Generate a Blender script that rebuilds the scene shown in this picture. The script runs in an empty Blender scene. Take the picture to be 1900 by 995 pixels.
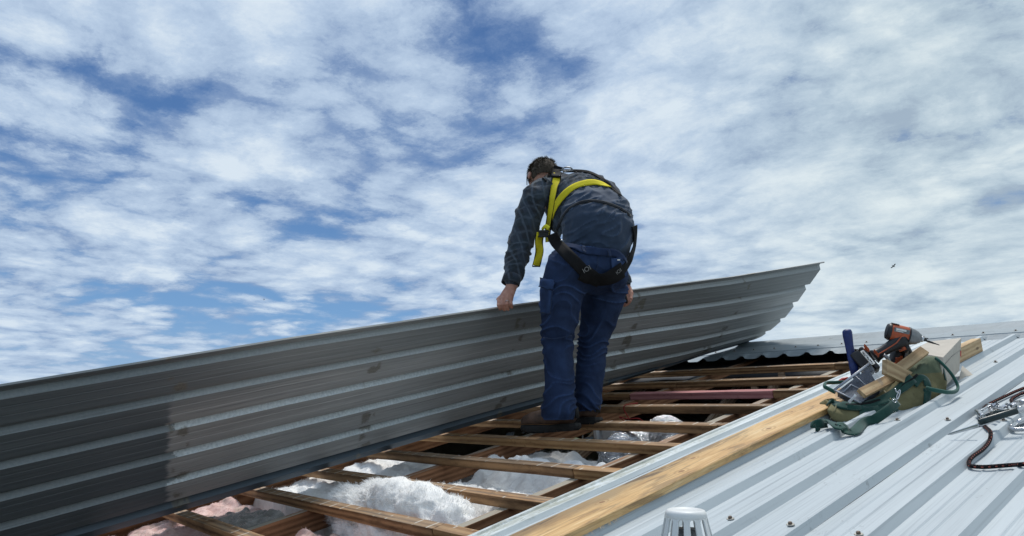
import bpy, bmesh, math, random
from mathutils import Vector, Matrix, noise
from mathutils.bvhtree import BVHTree
from math import radians, sin, cos, pi

random.seed(7)
SC = bpy.context.scene
COL = SC.collection
V = Vector

# ------------------------------------------------------------------ camera
ROOF_PITCH = radians(12.62)
CAM = V((0.0, 0.0, 0.69684))
FX = 1346.0                                   # focal length in photograph pixels (1900 wide)
CR = V((0.64707156, 0.76242927, 0.0))         # camera right
CU = V((0.14604837, -0.12395084, 0.98148156)) # camera up
CB = CR.cross(CU)                             # camera back
cam_data = bpy.data.cameras.new('camera')
cam_data.sensor_width = 36.0
cam_data.lens = 36.0 * FX / 1900.0
cam_data.clip_start = 0.02
cam_data.clip_end = 20000
cam = bpy.data.objects.new('camera', cam_data)
COL.objects.link(cam)
cam.matrix_world = Matrix(((CR.x, CU.x, CB.x, CAM.x), (CR.y, CU.y, CB.y, CAM.y),
                           (CR.z, CU.z, CB.z, CAM.z), (0, 0, 0, 1)))
SC.camera = cam

# ------------------------------------------------------------------ view
SC.view_settings.view_transform = 'Standard'
SC.view_settings.look = 'None'
SC.view_settings.exposure = 0.0
SC.view_settings.gamma = 1.0
SC.view_settings.use_curve_mapping = False

# ------------------------------------------------------------------ node helper
def N(nt, kind, out=0, props=None, **inp):
    n = nt.nodes.new(kind)
    for k, v in (props or {}).items():
        setattr(n, k, v)
    for k, v in inp.items():
        k = int(k[1:]) if k[0] == '_' else k.replace('_', ' ')
        s = n.inputs[k]
        if isinstance(v, bpy.types.NodeSocket):
            nt.links.new(v, s)
        else:
            s.default_value = v
    return n.outputs[out]

def mth(nt, op, a, b=0.0, c=0.0, clamp=False):
    n = nt.nodes.new('ShaderNodeMath'); n.operation = op; n.use_clamp = clamp
    for i, v in enumerate((a, b, c)):
        if isinstance(v, bpy.types.NodeSocket): nt.links.new(v, n.inputs[i])
        else: n.inputs[i].default_value = v
    return n.outputs[0]

def vmul(nt, a, b, op='MULTIPLY'):
    n = nt.nodes.new('ShaderNodeVectorMath'); n.operation = op
    for i, v in enumerate((a, b)):
        if isinstance(v, bpy.types.NodeSocket): nt.links.new(v, n.inputs[i])
        else: n.inputs[i].default_value = v
    return n.outputs['Value'] if op in ('DOT_PRODUCT', 'LENGTH') else n.outputs[0]

def ramp(nt, fac, stops, interp='LINEAR'):
    n = nt.nodes.new('ShaderNodeValToRGB')
    n.color_ramp.interpolation = interp
    el = n.color_ramp.elements
    while len(el) < len(stops): el.new(0.5)
    for e, (p, c) in zip(el, stops):
        e.position = p
        e.color = (c, c, c, 1) if isinstance(c, (int, float)) else (*c[:3], 1)
    nt.links.new(fac, n.inputs[0])
    return n.outputs[0]

def mix(nt, fac, a, b, mode='MIX'):
    n = nt.nodes.new('ShaderNodeMix'); n.data_type = 'RGBA'; n.blend_type = mode
    for s, v in ((n.inputs[0], fac), (n.inputs[6], a), (n.inputs[7], b)):
        if isinstance(v, bpy.types.NodeSocket): nt.links.new(v, s)
        elif isinstance(v, (int, float)): s.default_value = v if s == n.inputs[0] else (v, v, v, 1)
        else: s.default_value = (*v[:3], 1)
    return n.outputs[2]

def nz(nt, vec, scale=5.0, detail=4.0, rough=0.55, dist=0.0, out=0):
    return N(nt, 'ShaderNodeTexNoise', out, Vector=vec, Scale=scale, Detail=detail, Roughness=rough, Distortion=dist)

def smooth01(nt, x, a, b):
    n = nt.nodes.new('ShaderNodeMapRange'); n.interpolation_type = 'SMOOTHSTEP'
    nt.links.new(x, n.inputs[0]); n.inputs[1].default_value = a; n.inputs[2].default_value = b
    return n.outputs[0]

# ------------------------------------------------------------------ sun and sky
SUN_EL, SUN_AZ = 69.0, 334.0     # azimuth clockwise from +Y: beyond the ridge, to the left
sd = V((sin(radians(SUN_AZ)) * cos(radians(SUN_EL)), cos(radians(SUN_AZ)) * cos(radians(SUN_EL)), sin(radians(SUN_EL))))
sun_data = bpy.data.lights.new('sun', 'SUN')
sun_data.energy = 3.0
sun_data.angle = radians(14)
sun_data.color = (1.0, 0.96, 0.9)
sun = bpy.data.objects.new('sun', sun_data)
sun.rotation_euler = sd.to_track_quat('Z', 'Y').to_euler()
sun.location = (-20, 20, 40)
COL.objects.link(sun)

world = bpy.data.worlds.new('World')
SC.world = world
world.use_nodes = True
wt = world.node_tree
wt.nodes.clear()
sky = wt.nodes.new('ShaderNodeTexSky')
sky.sky_type = 'NISHITA'
sky.sun_disc = False
sky.sun_elevation = radians(SUN_EL)
sky.sun_rotation = radians(SUN_AZ)
sky.altitude = 50
sky.air_density = 1.25
sky.dust_density = 0.6
sky.ozone_density = 2.6
d = N(wt, 'ShaderNodeTexCoord', 0)
d = vmul(wt, d, (0, 0, 0), 'ADD')
nrm = wt.nodes.new('ShaderNodeVectorMath'); nrm.operation = 'NORMALIZE'
wt.links.new(d, nrm.inputs[0]); d = nrm.outputs[0]
sep = wt.nodes.new('ShaderNodeSeparateXYZ'); wt.links.new(d, sep.inputs[0])
zz = mth(wt, 'MAXIMUM', sep.outputs[2], 0.0)
den = mth(wt, 'ADD', zz, 0.13)
cx = mth(wt, 'DIVIDE', sep.outputs[0], den)
cy = mth(wt, 'DIVIDE', sep.outputs[1], den)
cmb = wt.nodes.new('ShaderNodeCombineXYZ')
wt.links.new(cx, cmb.inputs[0]); wt.links.new(cy, cmb.inputs[1])
P = vmul(wt, cmb.outputs[0], (3.1, 1.7, 0.0), 'ADD')
warp = vmul(wt, nz(wt, P, 1.1, 2, 0.5, out=1), (-0.5, -0.5, -0.5), 'ADD')
Pw = vmul(wt, P, vmul(wt, warp, (0.35, 0.35, 0.0)), 'ADD')
w2 = vmul(wt, nz(wt, P, 4.5, 7, 0.68, out=1), (-0.5, -0.5, -0.5), 'ADD')
Pv_ = vmul(wt, Pw, vmul(wt, w2, (0.30, 0.30, 0.0)), 'ADD')
w3 = vmul(wt, nz(wt, P, 12.0, 6, 0.70, out=1), (-0.5, -0.5, -0.5), 'ADD')
Pf = vmul(wt, Pw, vmul(wt, w3, (0.13, 0.13, 0.0)), 'ADD')
side = vmul(wt, d, (0.64707, 0.76243, 0.0), 'DOT_PRODUCT')   # the cover closes to the right (north east)
big = nz(wt, Pw, 0.95, 3, 0.5)                    # where the holes gather
puff = nz(wt, Pw, 2.6, 12, 0.68, 0.0)             # cloudlets with ragged rims
wisp = nz(wt, Pf, 11.0, 10, 0.72, 0.0)
vA = N(wt, 'ShaderNodeTexVoronoi', 0, {'feature': 'SMOOTH_F1'}, Vector=Pv_, Scale=2.5, Smoothness=0.22)
vB = N(wt, 'ShaderNodeTexVoronoi', 0, {'feature': 'SMOOTH_F1'}, Vector=Pf, Scale=7.5, Smoothness=0.25)
vor = mth(wt, 'ADD', mth(wt, 'MULTIPLY', vA, 0.72), mth(wt, 'MULTIPLY', vB, 0.50))
# thickness of the cover: closed to the right, holes gathering at the upper middle, a clear gap low on the left
cov = mth(wt, 'ADD', mth(wt, 'MULTIPLY', big, 0.72), mth(wt, 'MULTIPLY', puff, 0.62))
cov = mth(wt, 'ADD', cov, mth(wt, 'MULTIPLY', wisp, 0.34))
cov = mth(wt, 'SUBTRACT', cov, mth(wt, 'MULTIPLY', vor, 0.74))
cov = mth(wt, 'ADD', cov, mth(wt, 'MULTIPLY', smooth01(wt, side, 0.02, 0.50), 0.26))
low = mth(wt, 'MULTIPLY', smooth01(wt, sep.outputs[2], 0.175, 0.12), smooth01(wt, side, 0.05, -0.22))
low = mth(wt, 'MULTIPLY', low, smooth01(wt, side, -0.56, -0.40))
cov = mth(wt, 'SUBTRACT', cov, mth(wt, 'MULTIPLY', low, 0.25))
cov = mth(wt, 'ADD', cov, 0.41)
mask = smooth01(wt, cov, 0.42, 0.74)
body_ = smooth01(wt, cov, 0.52, 1.12)
shade = nz(wt, vmul(wt, Pw, (0.11, 0.07, 0.0), 'ADD'), 2.6, 8, 0.6, 0.15)     # same cloudlets, slipped towards the sun: bright and dull sides
rel = mth(wt, 'SUBTRACT', puff, shade)
lum = mth(wt, 'ADD', mth(wt, 'MULTIPLY', body_, 0.34), mth(wt, 'MULTIPLY', rel, 1.1))
lum = mth(wt, 'ADD', lum, mth(wt, 'MULTIPLY', mth(wt, 'SUBTRACT', 0.42, vor), 0.48))
lum = mth(wt, 'ADD', lum, mth(wt, 'MULTIPLY', mth(wt, 'SUBTRACT', wisp, 0.5), 0.42))
lum = mth(wt, 'ADD', lum, 0.20)
lum = mth(wt, 'ADD', lum, mth(wt, 'MULTIPLY', nz(wt, Pw, 1.5, 4, 0.5), 0.24))
lum = mth(wt, 'ADD', lum, 0.17)
ccol = ramp(wt, lum, [(0.20, (0.27, 0.38, 0.58)), (0.42, (0.40, 0.52, 0.70)), (0.62, (0.49, 0.615, 0.785)), (0.95, (0.69, 0.79, 0.89))])
cr_ = ramp(wt, lum, [(0.22, (0.36, 0.46, 0.57)), (0.46, (0.46, 0.575, 0.67)), (0.70, (0.57, 0.68, 0.755)), (1.0, (0.74, 0.83, 0.86))])
ccol = mix(wt, smooth01(wt, side, 0.10, 0.50), ccol, cr_)
blue = vmul(wt, sky.outputs[0], (0.052, 0.062, 0.072))
bl2 = ramp(wt, sep.outputs[2], [(0.0, (0.34, 0.52, 0.78)), (0.12, (0.18, 0.37, 0.68)), (0.30, (0.085, 0.20, 0.46)), (0.60, (0.055, 0.13, 0.33))])
blue = mix(wt, 0.8, blue, bl2)
haze = mth(wt, 'MULTIPLY', smooth01(wt, sep.outputs[2], 0.14, -0.02), 0.55)
ccol = mix(wt, haze, ccol, (0.52, 0.65, 0.81))
skycol = mix(wt, mask, blue, ccol)
bg = N(wt, 'ShaderNodeBackground', 0, Color=skycol, Strength=1.0)
wo = wt.nodes.new('ShaderNodeOutputWorld')
wt.links.new(bg, wo.inputs[0])

# ------------------------------------------------------------------ frames
SR, CRf = sin(ROOF_PITCH), cos(ROOF_PITCH)
PV = V((0, CRf, SR)); PN = V((0, -SR, CRf)); PU = V((1, 0, 0))
def rf(u, v, n=0.0):
    """roof frame: u along the ridge, v up the slope, n out of the roof (0 = top of battens)"""
    return PU * u + PV * v + PN * n
def at(px, py, dep):
    """a surveyed point: sight line through a photograph pixel, at its real distance"""
    return CAM + (CR * ((px - 950.0) / FX) - CU * ((py - 497.5) / FX) - CB) * dep
def onroof(px, py, n=0.0):
    """where that sight line meets the plane n above the roof"""
    r = CR * ((px - 950.0) / FX) - CU * ((py - 497.5) / FX) - CB
    t = (n - CAM.dot(PN)) / r.dot(PN)
    return CAM + r * t
def fn(p, s=1.0):
    return noise.noise(V(p) * s)

# ------------------------------------------------------------------ mesh builder
class MB:
    def __init__(s): s.v = []; s.f = []; s.l = []; s.m = []; s.sm = []
    def add(s, vs, fs, lc=None, mat=0, smooth=False):
        o = len(s.v)
        s.v += [V(p) for p in vs]
        s.l += [V(p) for p in (lc if lc else vs)]
        for f in fs:
            s.f.append(tuple(i + o for i in f)); s.m.append(mat); s.sm.append(smooth)
    def box(s, c, a, b, d, mat=0):
        c = V(c); a = V(a); b = V(b); d = V(d)
        if a.cross(b).dot(d) < 0: d = -d
        r = V((random.random() * 9, random.random() * 9, random.random() * 9))
        vs, lc = [], []
        for k in (-1, 1):
            for j in (-1, 1):
                for i in (-1, 1):
                    vs.append(c + a * i + b * j + d * k)
                    lc.append(V((a.length * i, b.length * j, d.length * k)) + r)
        s.add(vs, [(0, 2, 3, 1), (4, 5, 7, 6), (0, 1, 5, 4), (2, 6, 7, 3), (0, 4, 6, 2), (1, 3, 7, 5)], lc, mat)
    def timber(s, p0, p1, side, w, h, segs=6, wob=0.0012, mat=0):
        """p0-p1: middle of the top face; side: direction of the width"""
        p0 = V(p0); p1 = V(p1); t = (p1 - p0); L = t.length; t /= L
        side = (V(side) - t * V(side).dot(t)).normalized(); up = side.cross(t)
        if up.z < 0: up = -up
        r = V((random.random() * 9, random.random() * 9, random.random() * 9))
        vs, lc, fs = [], [], []
        for i in range(segs + 1):
            x = L * i / segs
            for a, b in ((-1, 0), (1, 0), (1, -1), (-1, -1)):
                q = p0 + t * x + side * (a * w / 2) + up * (b * h)
                q += V((fn(q + r, 7), fn(q + r * 2, 7), fn(q + r * 3, 7))) * wob
                vs.append(q); lc.append(V((x, a * w / 2, b * h)) + r)
        for i in range(segs):
            for k in range(4):
                a = i * 4 + k; b = i * 4 + (k + 1) % 4
                fs.append((a, b, b + 4, a + 4))
        fs += [(0, 3, 2, 1), tuple(segs * 4 + k for k in (0, 1, 2, 3))]
        s.add(vs, fs, lc, mat)
    def loft(s, rings, cap=(True, True), mat=0, smooth=True, lc=None):
        n = len(rings[0]); vs = [p for r in rings for p in r]; fs = []
        for i in range(len(rings) - 1):
            for k in range(n):
                a = i * n + k; b = i * n + (k + 1) % n
                fs.append((a, b, b + n, a + n))
        if cap[0]: fs.append(tuple(range(n))[::-1])
        if cap[1]: fs.append(tuple((len(rings) - 1) * n + k for k in range(n)))
        s.add(vs, fs, lc, mat, smooth)
    def tube(s, pts, rad, seg=8, cap=True, flat=None, side=None, mat=0, smooth=True):
        pts = [V(p) for p in pts]
        n = len(pts)
        if not hasattr(rad, '__len__'): rad = [rad] * n
        rings, lc = [], []
        t = (pts[1] - pts[0]).normalized()
        x = V(side) if side else (V((0, 0, 1)) if abs(t.z) < 0.9 else V((1, 0, 0)))
        x = (x - t * x.dot(t)).normalized(); run = 0
        for i in range(n):
            t = (pts[min(i + 1, n - 1)] - pts[max(i - 1, 0)]).normalized()
            x = (x - t * x.dot(t)).normalized(); y = t.cross(x)
            if i: run += (pts[i] - pts[i - 1]).length
            r = rad[i]; ra, rb = (r if isinstance(r, tuple) else (r, r * (flat or 1)))
            rings.append([pts[i] + x * (ra * cos(2 * pi * k / seg)) + y * (rb * sin(2 * pi * k / seg)) for k in range(seg)])
            lc += [V((run, k / seg, 0)) for k in range(seg)]
        s.loft(rings, (cap, cap), mat, smooth, lc)
    def limb(s, pts, rad, side, seg=20):
        """closed rounded tube; rad = (along side, across)"""
        pts = [V(p) for p in pts]; rad = [(r if isinstance(r, tuple) else (r, r)) for r in rad]
        t0 = (pts[1] - pts[0]).normalized(); t1 = (pts[-1] - pts[-2]).normalized()
        P, Rr = [], []
        m0 = min(rad[0]); m1 = min(rad[-1])
        for a in (88, 60, 30):
            P.append(pts[0] - t0 * m0 * sin(radians(a))); c = cos(radians(a)); Rr.append((rad[0][0] * c, rad[0][1] * c))
        P += pts; Rr += rad
        for a in (30, 60, 88):
            P.append(pts[-1] + t1 * m1 * sin(radians(a))); c = cos(radians(a)); Rr.append((rad[-1][0] * c, rad[-1][1] * c))
        s.tube(P, Rr, seg, True, side=side)
    def ball(s, c, r, seg=16, axes=None, mat=0):
        c = V(c); r = r if isinstance(r, tuple) else (r, r, r)
        ax = axes or (V((1, 0, 0)), V((0, 1, 0)), V((0, 0, 1)))
        rings = []
        h = seg // 2
        for i in range(1, h):
            th = pi * i / h
            rings.append([c + ax[0] * (r[0] * sin(th) * cos(2 * pi * k / seg)) + ax[1] * (r[1] * sin(th) * sin(2 * pi * k / seg)) - ax[2] * (r[2] * cos(th)) for k in range(seg)])
        s.loft(rings, (True, True), mat, True)
    def cyl(s, c0, c1, r0, r1=None, seg=12, mat=0, smooth=False):
        c0 = V(c0); c1 = V(c1); t = (c1 - c0).normalized()
        x = t.orthogonal().normalized(); y = t.cross(x); r1 = r0 if r1 is None else r1
        s.loft([[c + x * (r * cos(2 * pi * k / seg)) + y * (r * sin(2 * pi * k / seg)) for k in range(seg)] for c, r in ((c0, r0), (c1, r1))], mat=mat, smooth=smooth)
    def strap(s, pts, nors, w, th, mat=0, smooth=True):
        """flat ribbon with thickness along pts, lying perpendicular to nors"""
        pts = [V(p) for p in pts]; n = len(pts); rings = []; lc = []; run = 0
        ws = w if hasattr(w, '__len__') else [w] * n
        for i in range(n):
            t = (pts[min(i + 1, n - 1)] - pts[max(i - 1, 0)]).normalized()
            nn = V(nors[i]) if not isinstance(nors, Vector) else nors
            nn = (nn - t * nn.dot(t)).normalized(); x = t.cross(nn)
            if i: run += (pts[i] - pts[i - 1]).length
            r = []
            for a, b in ((-1, -1), (-.5, -1), (0, -1), (.5, -1), (1, -1), (1, 1), (.5, 1), (0, 1), (-.5, 1), (-1, 1)):
                r.append(pts[i] + x * (a * ws[i] / 2) + nn * (b * th / 2)); lc.append(V((run, a * ws[i] / 2, 0)))
            rings.append(r)
        s.loft(rings, (True, True), mat, smooth, lc)
    def grid(s, fun, nu, nv, mat=0, smooth=True, lcf=None, flip=False):
        vs, lc, fs = [], [], []
        for j in range(nv + 1):
            for i in range(nu + 1):
                vs.append(fun(i / nu, j / nv)); lc.append(lcf(i / nu, j / nv) if lcf else vs[-1])
        for j in range(nv):
            for i in range(nu):
                a = j * (nu + 1) + i
                q = (a, a + 1, a + nu + 2, a + nu + 1)
                fs.append(q[::-1] if flip else q)
        s.add(vs, fs, lc, mat, smooth)

def spline(pts, n=8):
    pts = [V(p) for p in pts]; out = []
    P = [pts[0] * 2 - pts[1]] + pts + [pts[-1] * 2 - pts[-2]]
    for i in range(1, len(P) - 2):
        for k in range(n):
            t = k / n
            a, b, c, e = P[i - 1], P[i], P[i + 1], P[i + 2]
            out.append(0.5 * ((2 * b) + (c - a) * t + (2 * a - 5 * b + 4 * c - e) * t * t + (3 * b - a - 3 * c + e) * t ** 3))
    out.append(pts[-1])
    return out

def wloc(o):
    p = V((0, 0, 0))
    while o: p += o.location; o = o.parent
    return p

def mesh_obj(name, me, mats, parent=None, base=None, label=None, kind=None):
    """links a mesh given in world coordinates; nothing is ever rotated, so parents only shift"""
    if base is None:
        xs = [v.co for v in me.vertices]
        lo = V([min(p[i] for p in xs) for i in range(3)]); hi = V([max(p[i] for p in xs) for i in range(3)])
        base = V(((lo.x + hi.x) / 2, (lo.y + hi.y) / 2, lo.z))
    me.transform(Matrix.Translation(-base))
    for m in (mats if isinstance(mats, (list, tuple)) else [mats]): me.materials.append(m)
    o = bpy.data.objects.new(name, me)
    COL.objects.link(o)
    if parent: o.parent = parent
    o.location = base - wloc(parent)
    if label: o['label'] = label
    if kind: o['kind'] = kind
    return o

def obj(name, mb, mats, parent=None, base=None, bevel=0, label=None, kind=None, solid=0, sub=0):
    me = bpy.data.meshes.new(name)
    me.from_pydata([tuple(p) for p in mb.v], [], mb.f)
    me.polygons.foreach_set('material_index', mb.m)
    me.polygons.foreach_set('use_smooth', mb.sm)
    at_ = me.attributes.new('lc', 'FLOAT_VECTOR', 'POINT')
    at_.data.foreach_set('vector', [c for p in mb.l for c in p])
    me.update()
    o = mesh_obj(name, me, mats, parent, base, label, kind)
    if solid:
        m = o.modifiers.new('s', 'SOLIDIFY'); m.thickness = solid; m.offset = 0
    if bevel:
        m = o.modifiers.new('b', 'BEVEL'); m.width = bevel; m.segments = 2; m.limit_method = 'ANGLE'; m.angle_limit = radians(40)
    if sub:
        m = o.modifiers.new('u', 'SUBSURF'); m.levels = sub; m.render_levels = sub
    return o

def thing(name, label, cat, loc, group=None):
    o = bpy.data.objects.new(name, None)
    o.empty_display_size = 0.1
    COL.objects.link(o)
    o.location = V(loc)
    o['label'] = label; o['category'] = cat
    if group: o['group'] = group
    return o

def tag(o, label, cat, group=None):
    o['label'] = label; o['category'] = cat
    if group: o['group'] = group
    return o

def remesh(mb, voxel, smooth=6, fac=0.5):
    me = bpy.data.meshes.new('tmp')
    me.from_pydata([tuple(p) for p in mb.v], [], mb.f)
    o = bpy.data.objects.new('tmp', me); COL.objects.link(o)
    m = o.modifiers.new('r', 'REMESH'); m.mode = 'VOXEL'; m.voxel_size = voxel; m.use_smooth_shade = True
    if smooth:
        m = o.modifiers.new('s', 'SMOOTH'); m.factor = fac; m.iterations = smooth
    dg = bpy.context.evaluated_depsgraph_get(); dg.update()
    out = bpy.data.meshes.new_from_object(o.evaluated_get(dg))
    bpy.data.objects.remove(o); bpy.data.meshes.remove(me)
    out.polygons.foreach_set('use_smooth', [True] * len(out.polygons))
    return out

def displace(me, fun):
    nor = [v.normal.copy() for v in me.vertices]
    for v, n in zip(me.vertices, nor):
        v.co = v.co + n * fun(v.co, n)
    me.update()

def ridge(p, w=1.0):
    return 1.0 - 2.0 * abs(noise.noise(p))
# ------------------------------------------------------------------ materials
def base_mat(name, rough=0.6, metal=0.0, spec=0.5):
    m = bpy.data.materials.new(name); m.use_nodes = True
    nt = m.node_tree; b = nt.nodes['Principled BSDF']
    b.inputs['Roughness'].default_value = rough; b.inputs['Metallic'].default_value = metal
    b.inputs['Specular IOR Level'].default_value = spec
    return m, nt, b
def LC(nt): return N(nt, 'ShaderNodeAttribute', 1, {'attribute_name': 'lc'})
def OC(nt): return N(nt, 'ShaderNodeTexCoord', 3)
def rnd(nt): return N(nt, 'ShaderNodeObjectInfo', 5)
def setc(nt, b, col, key='Base Color'): nt.links.new(col, b.inputs[key])
def bump(nt, b, h, dist=0.002, strength=1.0):
    o = N(nt, 'ShaderNodeBump', 0, Height=h, Distance=dist, Strength=strength)
    nt.links.new(o, b.inputs['Normal'])

def plain(name, col, rough=0.6, metal=0.0, var=0.25, scale=30, bmp=0.0006, coord=OC):
    m, nt, b = base_mat(name, rough, metal)
    n = nz(nt, coord(nt), scale, 5, 0.6)
    lo = [c * (1 - var) for c in col]; hi = [min(1, c * (1 + var)) for c in col]
    setc(nt, b, ramp(nt, n, [(0.3, lo), (0.7, hi)]))
    bump(nt, b, n, bmp)
    return m

def wood(name, dark, light, grey=0.0, marks=False, stain=0.5, knots=True, tint=0.25):
    m, nt, b = base_mat(name, 0.72, 0, 0.3)
    c = LC(nt)
    s1 = vmul(nt, c, (7.0, 70.0, 70.0))
    s2 = vmul(nt, c, (2.4, 14.0, 14.0))
    wv = nz(nt, s2, 1.6, 6, 0.65, 0.6)
    g = nz(nt, s1, 1.0, 8, 0.75, 0.6)
    rings = N(nt, 'ShaderNodeTexWave', 0, {'wave_type': 'RINGS', 'rings_direction': 'X'}, Vector=vmul(nt, c, (0.35, 9.0, 9.0)), Scale=1.7, Distortion=6.0, Detail=3.0, Detail_Scale=0.7)
    f = mth(nt, 'ADD', mth(nt, 'MULTIPLY', g, 0.6), mth(nt, 'MULTIPLY', rings, 0.22))
    f = mth(nt, 'ADD', f, mth(nt, 'MULTIPLY', wv, 0.28))
    col = ramp(nt, f, [(0.38, dark), (0.66, light)])
    spk = smooth01(nt, nz(nt, vmul(nt, c, (34, 60, 60)), 1.0, 6, 0.75), 0.56, 0.70)
    col = mix(nt, mth(nt, 'MULTIPLY', spk, 0.55), col, [x * 0.4 for x in dark])
    st = nz(nt, vmul(nt, c, (2.2, 6.0, 6.0)), 1.0, 6, 0.62, 1.0)
    col = mix(nt, mth(nt, 'MULTIPLY', smooth01(nt, st, 0.5, 0.72), stain), col, [x * 0.35 for x in dark])
    if knots:
        kv = N(nt, 'ShaderNodeTexVoronoi', 0, Vector=vmul(nt, c, (1.0, 3.0, 3.0)), Scale=2.3)
        col = mix(nt, mth(nt, 'MULTIPLY', smooth01(nt, kv, 0.075, 0.03), 0.75), col, [x * 0.3 for x in dark])
    if grey:
        gm = smooth01(nt, nz(nt, vmul(nt, c, (2.5, 20, 20)), 1.0, 5, 0.6), 0.35, 0.6)
        geo = N(nt, 'ShaderNodeNewGeometry', 1)
        up = vmul(nt, geo, tuple(PN), 'DOT_PRODUCT')
        col = mix(nt, mth(nt, 'MULTIPLY', mth(nt, 'MULTIPLY', gm, grey), smooth01(nt, up, 0.6, 0.9)), col, (0.34, 0.31, 0.25))
    if marks:      # white chalky lines left across the battens by the old tiles
        sp = nt.nodes.new('ShaderNodeSeparateXYZ'); nt.links.new(c, sp.inputs[0])
        geo = N(nt, 'ShaderNodeNewGeometry', 1)
        up = smooth01(nt, vmul(nt, geo, tuple(PN), 'DOT_PRODUCT'), 0.7, 0.9)
        x = mth(nt, 'ADD', sp.outputs[0], mth(nt, 'MULTIPLY', nz(nt, c, 3.0, 2), 0.02))
        fr = mth(nt, 'FRACT', mth(nt, 'MULTIPLY', x, 11.5))
        line = smooth01(nt, mth(nt, 'ABSOLUTE', mth(nt, 'SUBTRACT', fr, 0.5)), 0.060, 0.035)
        dab = smooth01(nt, nz(nt, vmul(nt, c, (5.0, 14, 2)), 1.0, 4, 0.6), 0.46, 0.54)
        k = mth(nt, 'MULTIPLY', mth(nt, 'MULTIPLY', line, dab), up)
        col = mix(nt, mth(nt, 'MULTIPLY', k, 0.85), col, (0.62, 0.58, 0.50))
    r = rnd(nt)
    col = mix(nt, 1.0, col, ramp(nt, r, [(0, 1.0 - tint), (1, 1.0 + 0)]), 'MULTIPLY')
    setc(nt, b, col)
    bump(nt, b, mth(nt, 'ADD', g, mth(nt, 'MULTIPLY', st, 0.6)), 0.0022)
    return m

M_BATTEN = wood('old_batten_wood', (0.115, 0.055, 0.022), (0.41, 0.235, 0.112), 0.35, True, 0.55, tint=0.35)
M_PALEBATTEN = wood('pale_batten_wood', (0.22, 0.105, 0.038), (0.50, 0.29, 0.13), 0.25, True, 0.35)
M_RAFTER = wood('rafter_wood', (0.17, 0.073, 0.032), (0.39, 0.19, 0.095), 1.0, False, 0.25, tint=0.2)
M_WEB = wood('truss_web_wood', (0.22, 0.13, 0.08), (0.45, 0.33, 0.22), 0.4, False, 0.2)
M_PINKWOOD = wood('pink_treated_wood', (0.36, 0.13, 0.13), (0.56, 0.26, 0.25), 0.0, False, 0.1)
M_OFFCUT = wood('fresh_pine', (0.36, 0.23, 0.12), (0.58, 0.42, 0.24), 0.0, False, 0.15)

def plank_mat():
    m, nt, b = base_mat('plank_wood', 0.55, 0, 0.35)
    c = LC(nt)
    g = nz(nt, vmul(nt, c, (5.0, 90, 90)), 1.0, 8, 0.75, 0.6)
    w = nz(nt, vmul(nt, c, (1.2, 8, 8)), 1.6, 5, 0.6, 1.2)
    col = ramp(nt, mth(nt, 'ADD', mth(nt, 'MULTIPLY', g, 0.55), mth(nt, 'MULTIPLY', w, 0.5)), [(0.36, (0.40, 0.22, 0.085)), (0.52, (0.60, 0.38, 0.165)), (0.68, (0.74, 0.54, 0.29))])
    sp = nt.nodes.new('ShaderNodeSeparateXYZ'); nt.links.new(c, sp.inputs[0])
    # weathered dirt along the left edge and the near end
    e = mth(nt, 'ADD', mth(nt, 'MULTIPLY', sp.outputs[1], -9.0), mth(nt, 'MULTIPLY', nz(nt, vmul(nt, c, (4, 18, 18)), 1.0, 6, 0.65), 1.6))
    e = mth(nt, 'MULTIPLY', smooth01(nt, e, -0.1, 0.6), smooth01(nt, mth(nt, 'ADD', sp.outputs[0], mth(nt, 'MULTIPLY', w, -0.8)), 1.6, -0.1))
    st = smooth01(nt, nz(nt, vmul(nt, c, (3.2, 26, 26)), 1.0, 7, 0.7, 0.5), 0.50, 0.62)
    col = mix(nt, mth(nt, 'MULTIPLY', mth(nt, 'ADD', e, mth(nt, 'MULTIPLY', st, 0.75)), 0.75), col, (0.14, 0.095, 0.055))
    kn = N(nt, 'ShaderNodeTexVoronoi', 0, Vector=vmul(nt, c, (1.0, 1.4, 0.0)), Scale=3.1)
    col = mix(nt, mth(nt, 'MULTIPLY', smooth01(nt, kn, 0.05, 0.02), 0.8), col, (0.25, 0.12, 0.05))
    ring = smooth01(nt, mth(nt, 'ABSOLUTE', mth(nt, 'SUBTRACT', kn, 0.065)), 0.014, 0.0)
    col = mix(nt, mth(nt, 'MULTIPLY', ring, 0.4), col, (0.3, 0.16, 0.06))
    for kx, ky, kr in ((0.82, .062, .008), (1.16, .105, .010), (1.31, .048, .008), (1.74, .092, .011), (2.02, .04, .007)):
        dv = vmul(nt, vmul(nt, c, (-kx, -ky, 0), 'ADD'), (0.55, 1.0, 0.0)); dl = vmul(nt, dv, (0, 0, 0), 'LENGTH')
        dl = mth(nt, 'ADD', dl, mth(nt, 'MULTIPLY', mth(nt, 'SUBTRACT', nz(nt, c, 60, 3), 0.5), 0.006))
        col = mix(nt, mth(nt, 'MULTIPLY', smooth01(nt, dl, kr, kr * .6), 0.8), col, (0.20, 0.085, 0.03))
        col = mix(nt, mth(nt, 'MULTIPLY', smooth01(nt, mth(nt, 'ABSOLUTE', mth(nt, 'SUBTRACT', dl, kr * 1.7)), kr * .5, 0.0), 0.5), col, (0.33, 0.18, 0.07))
    lines = smooth01(nt, nz(nt, vmul(nt, c, (1.3, 130, 130)), 1.0, 2, 0.5), 0.62, 0.70)
    col = mix(nt, mth(nt, 'MULTIPLY', lines, 0.35), col, (0.25, 0.14, 0.06))
    setc(nt, b, col); bump(nt, b, g, 0.002)
    return m
M_PLANK = plank_mat()

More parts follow.
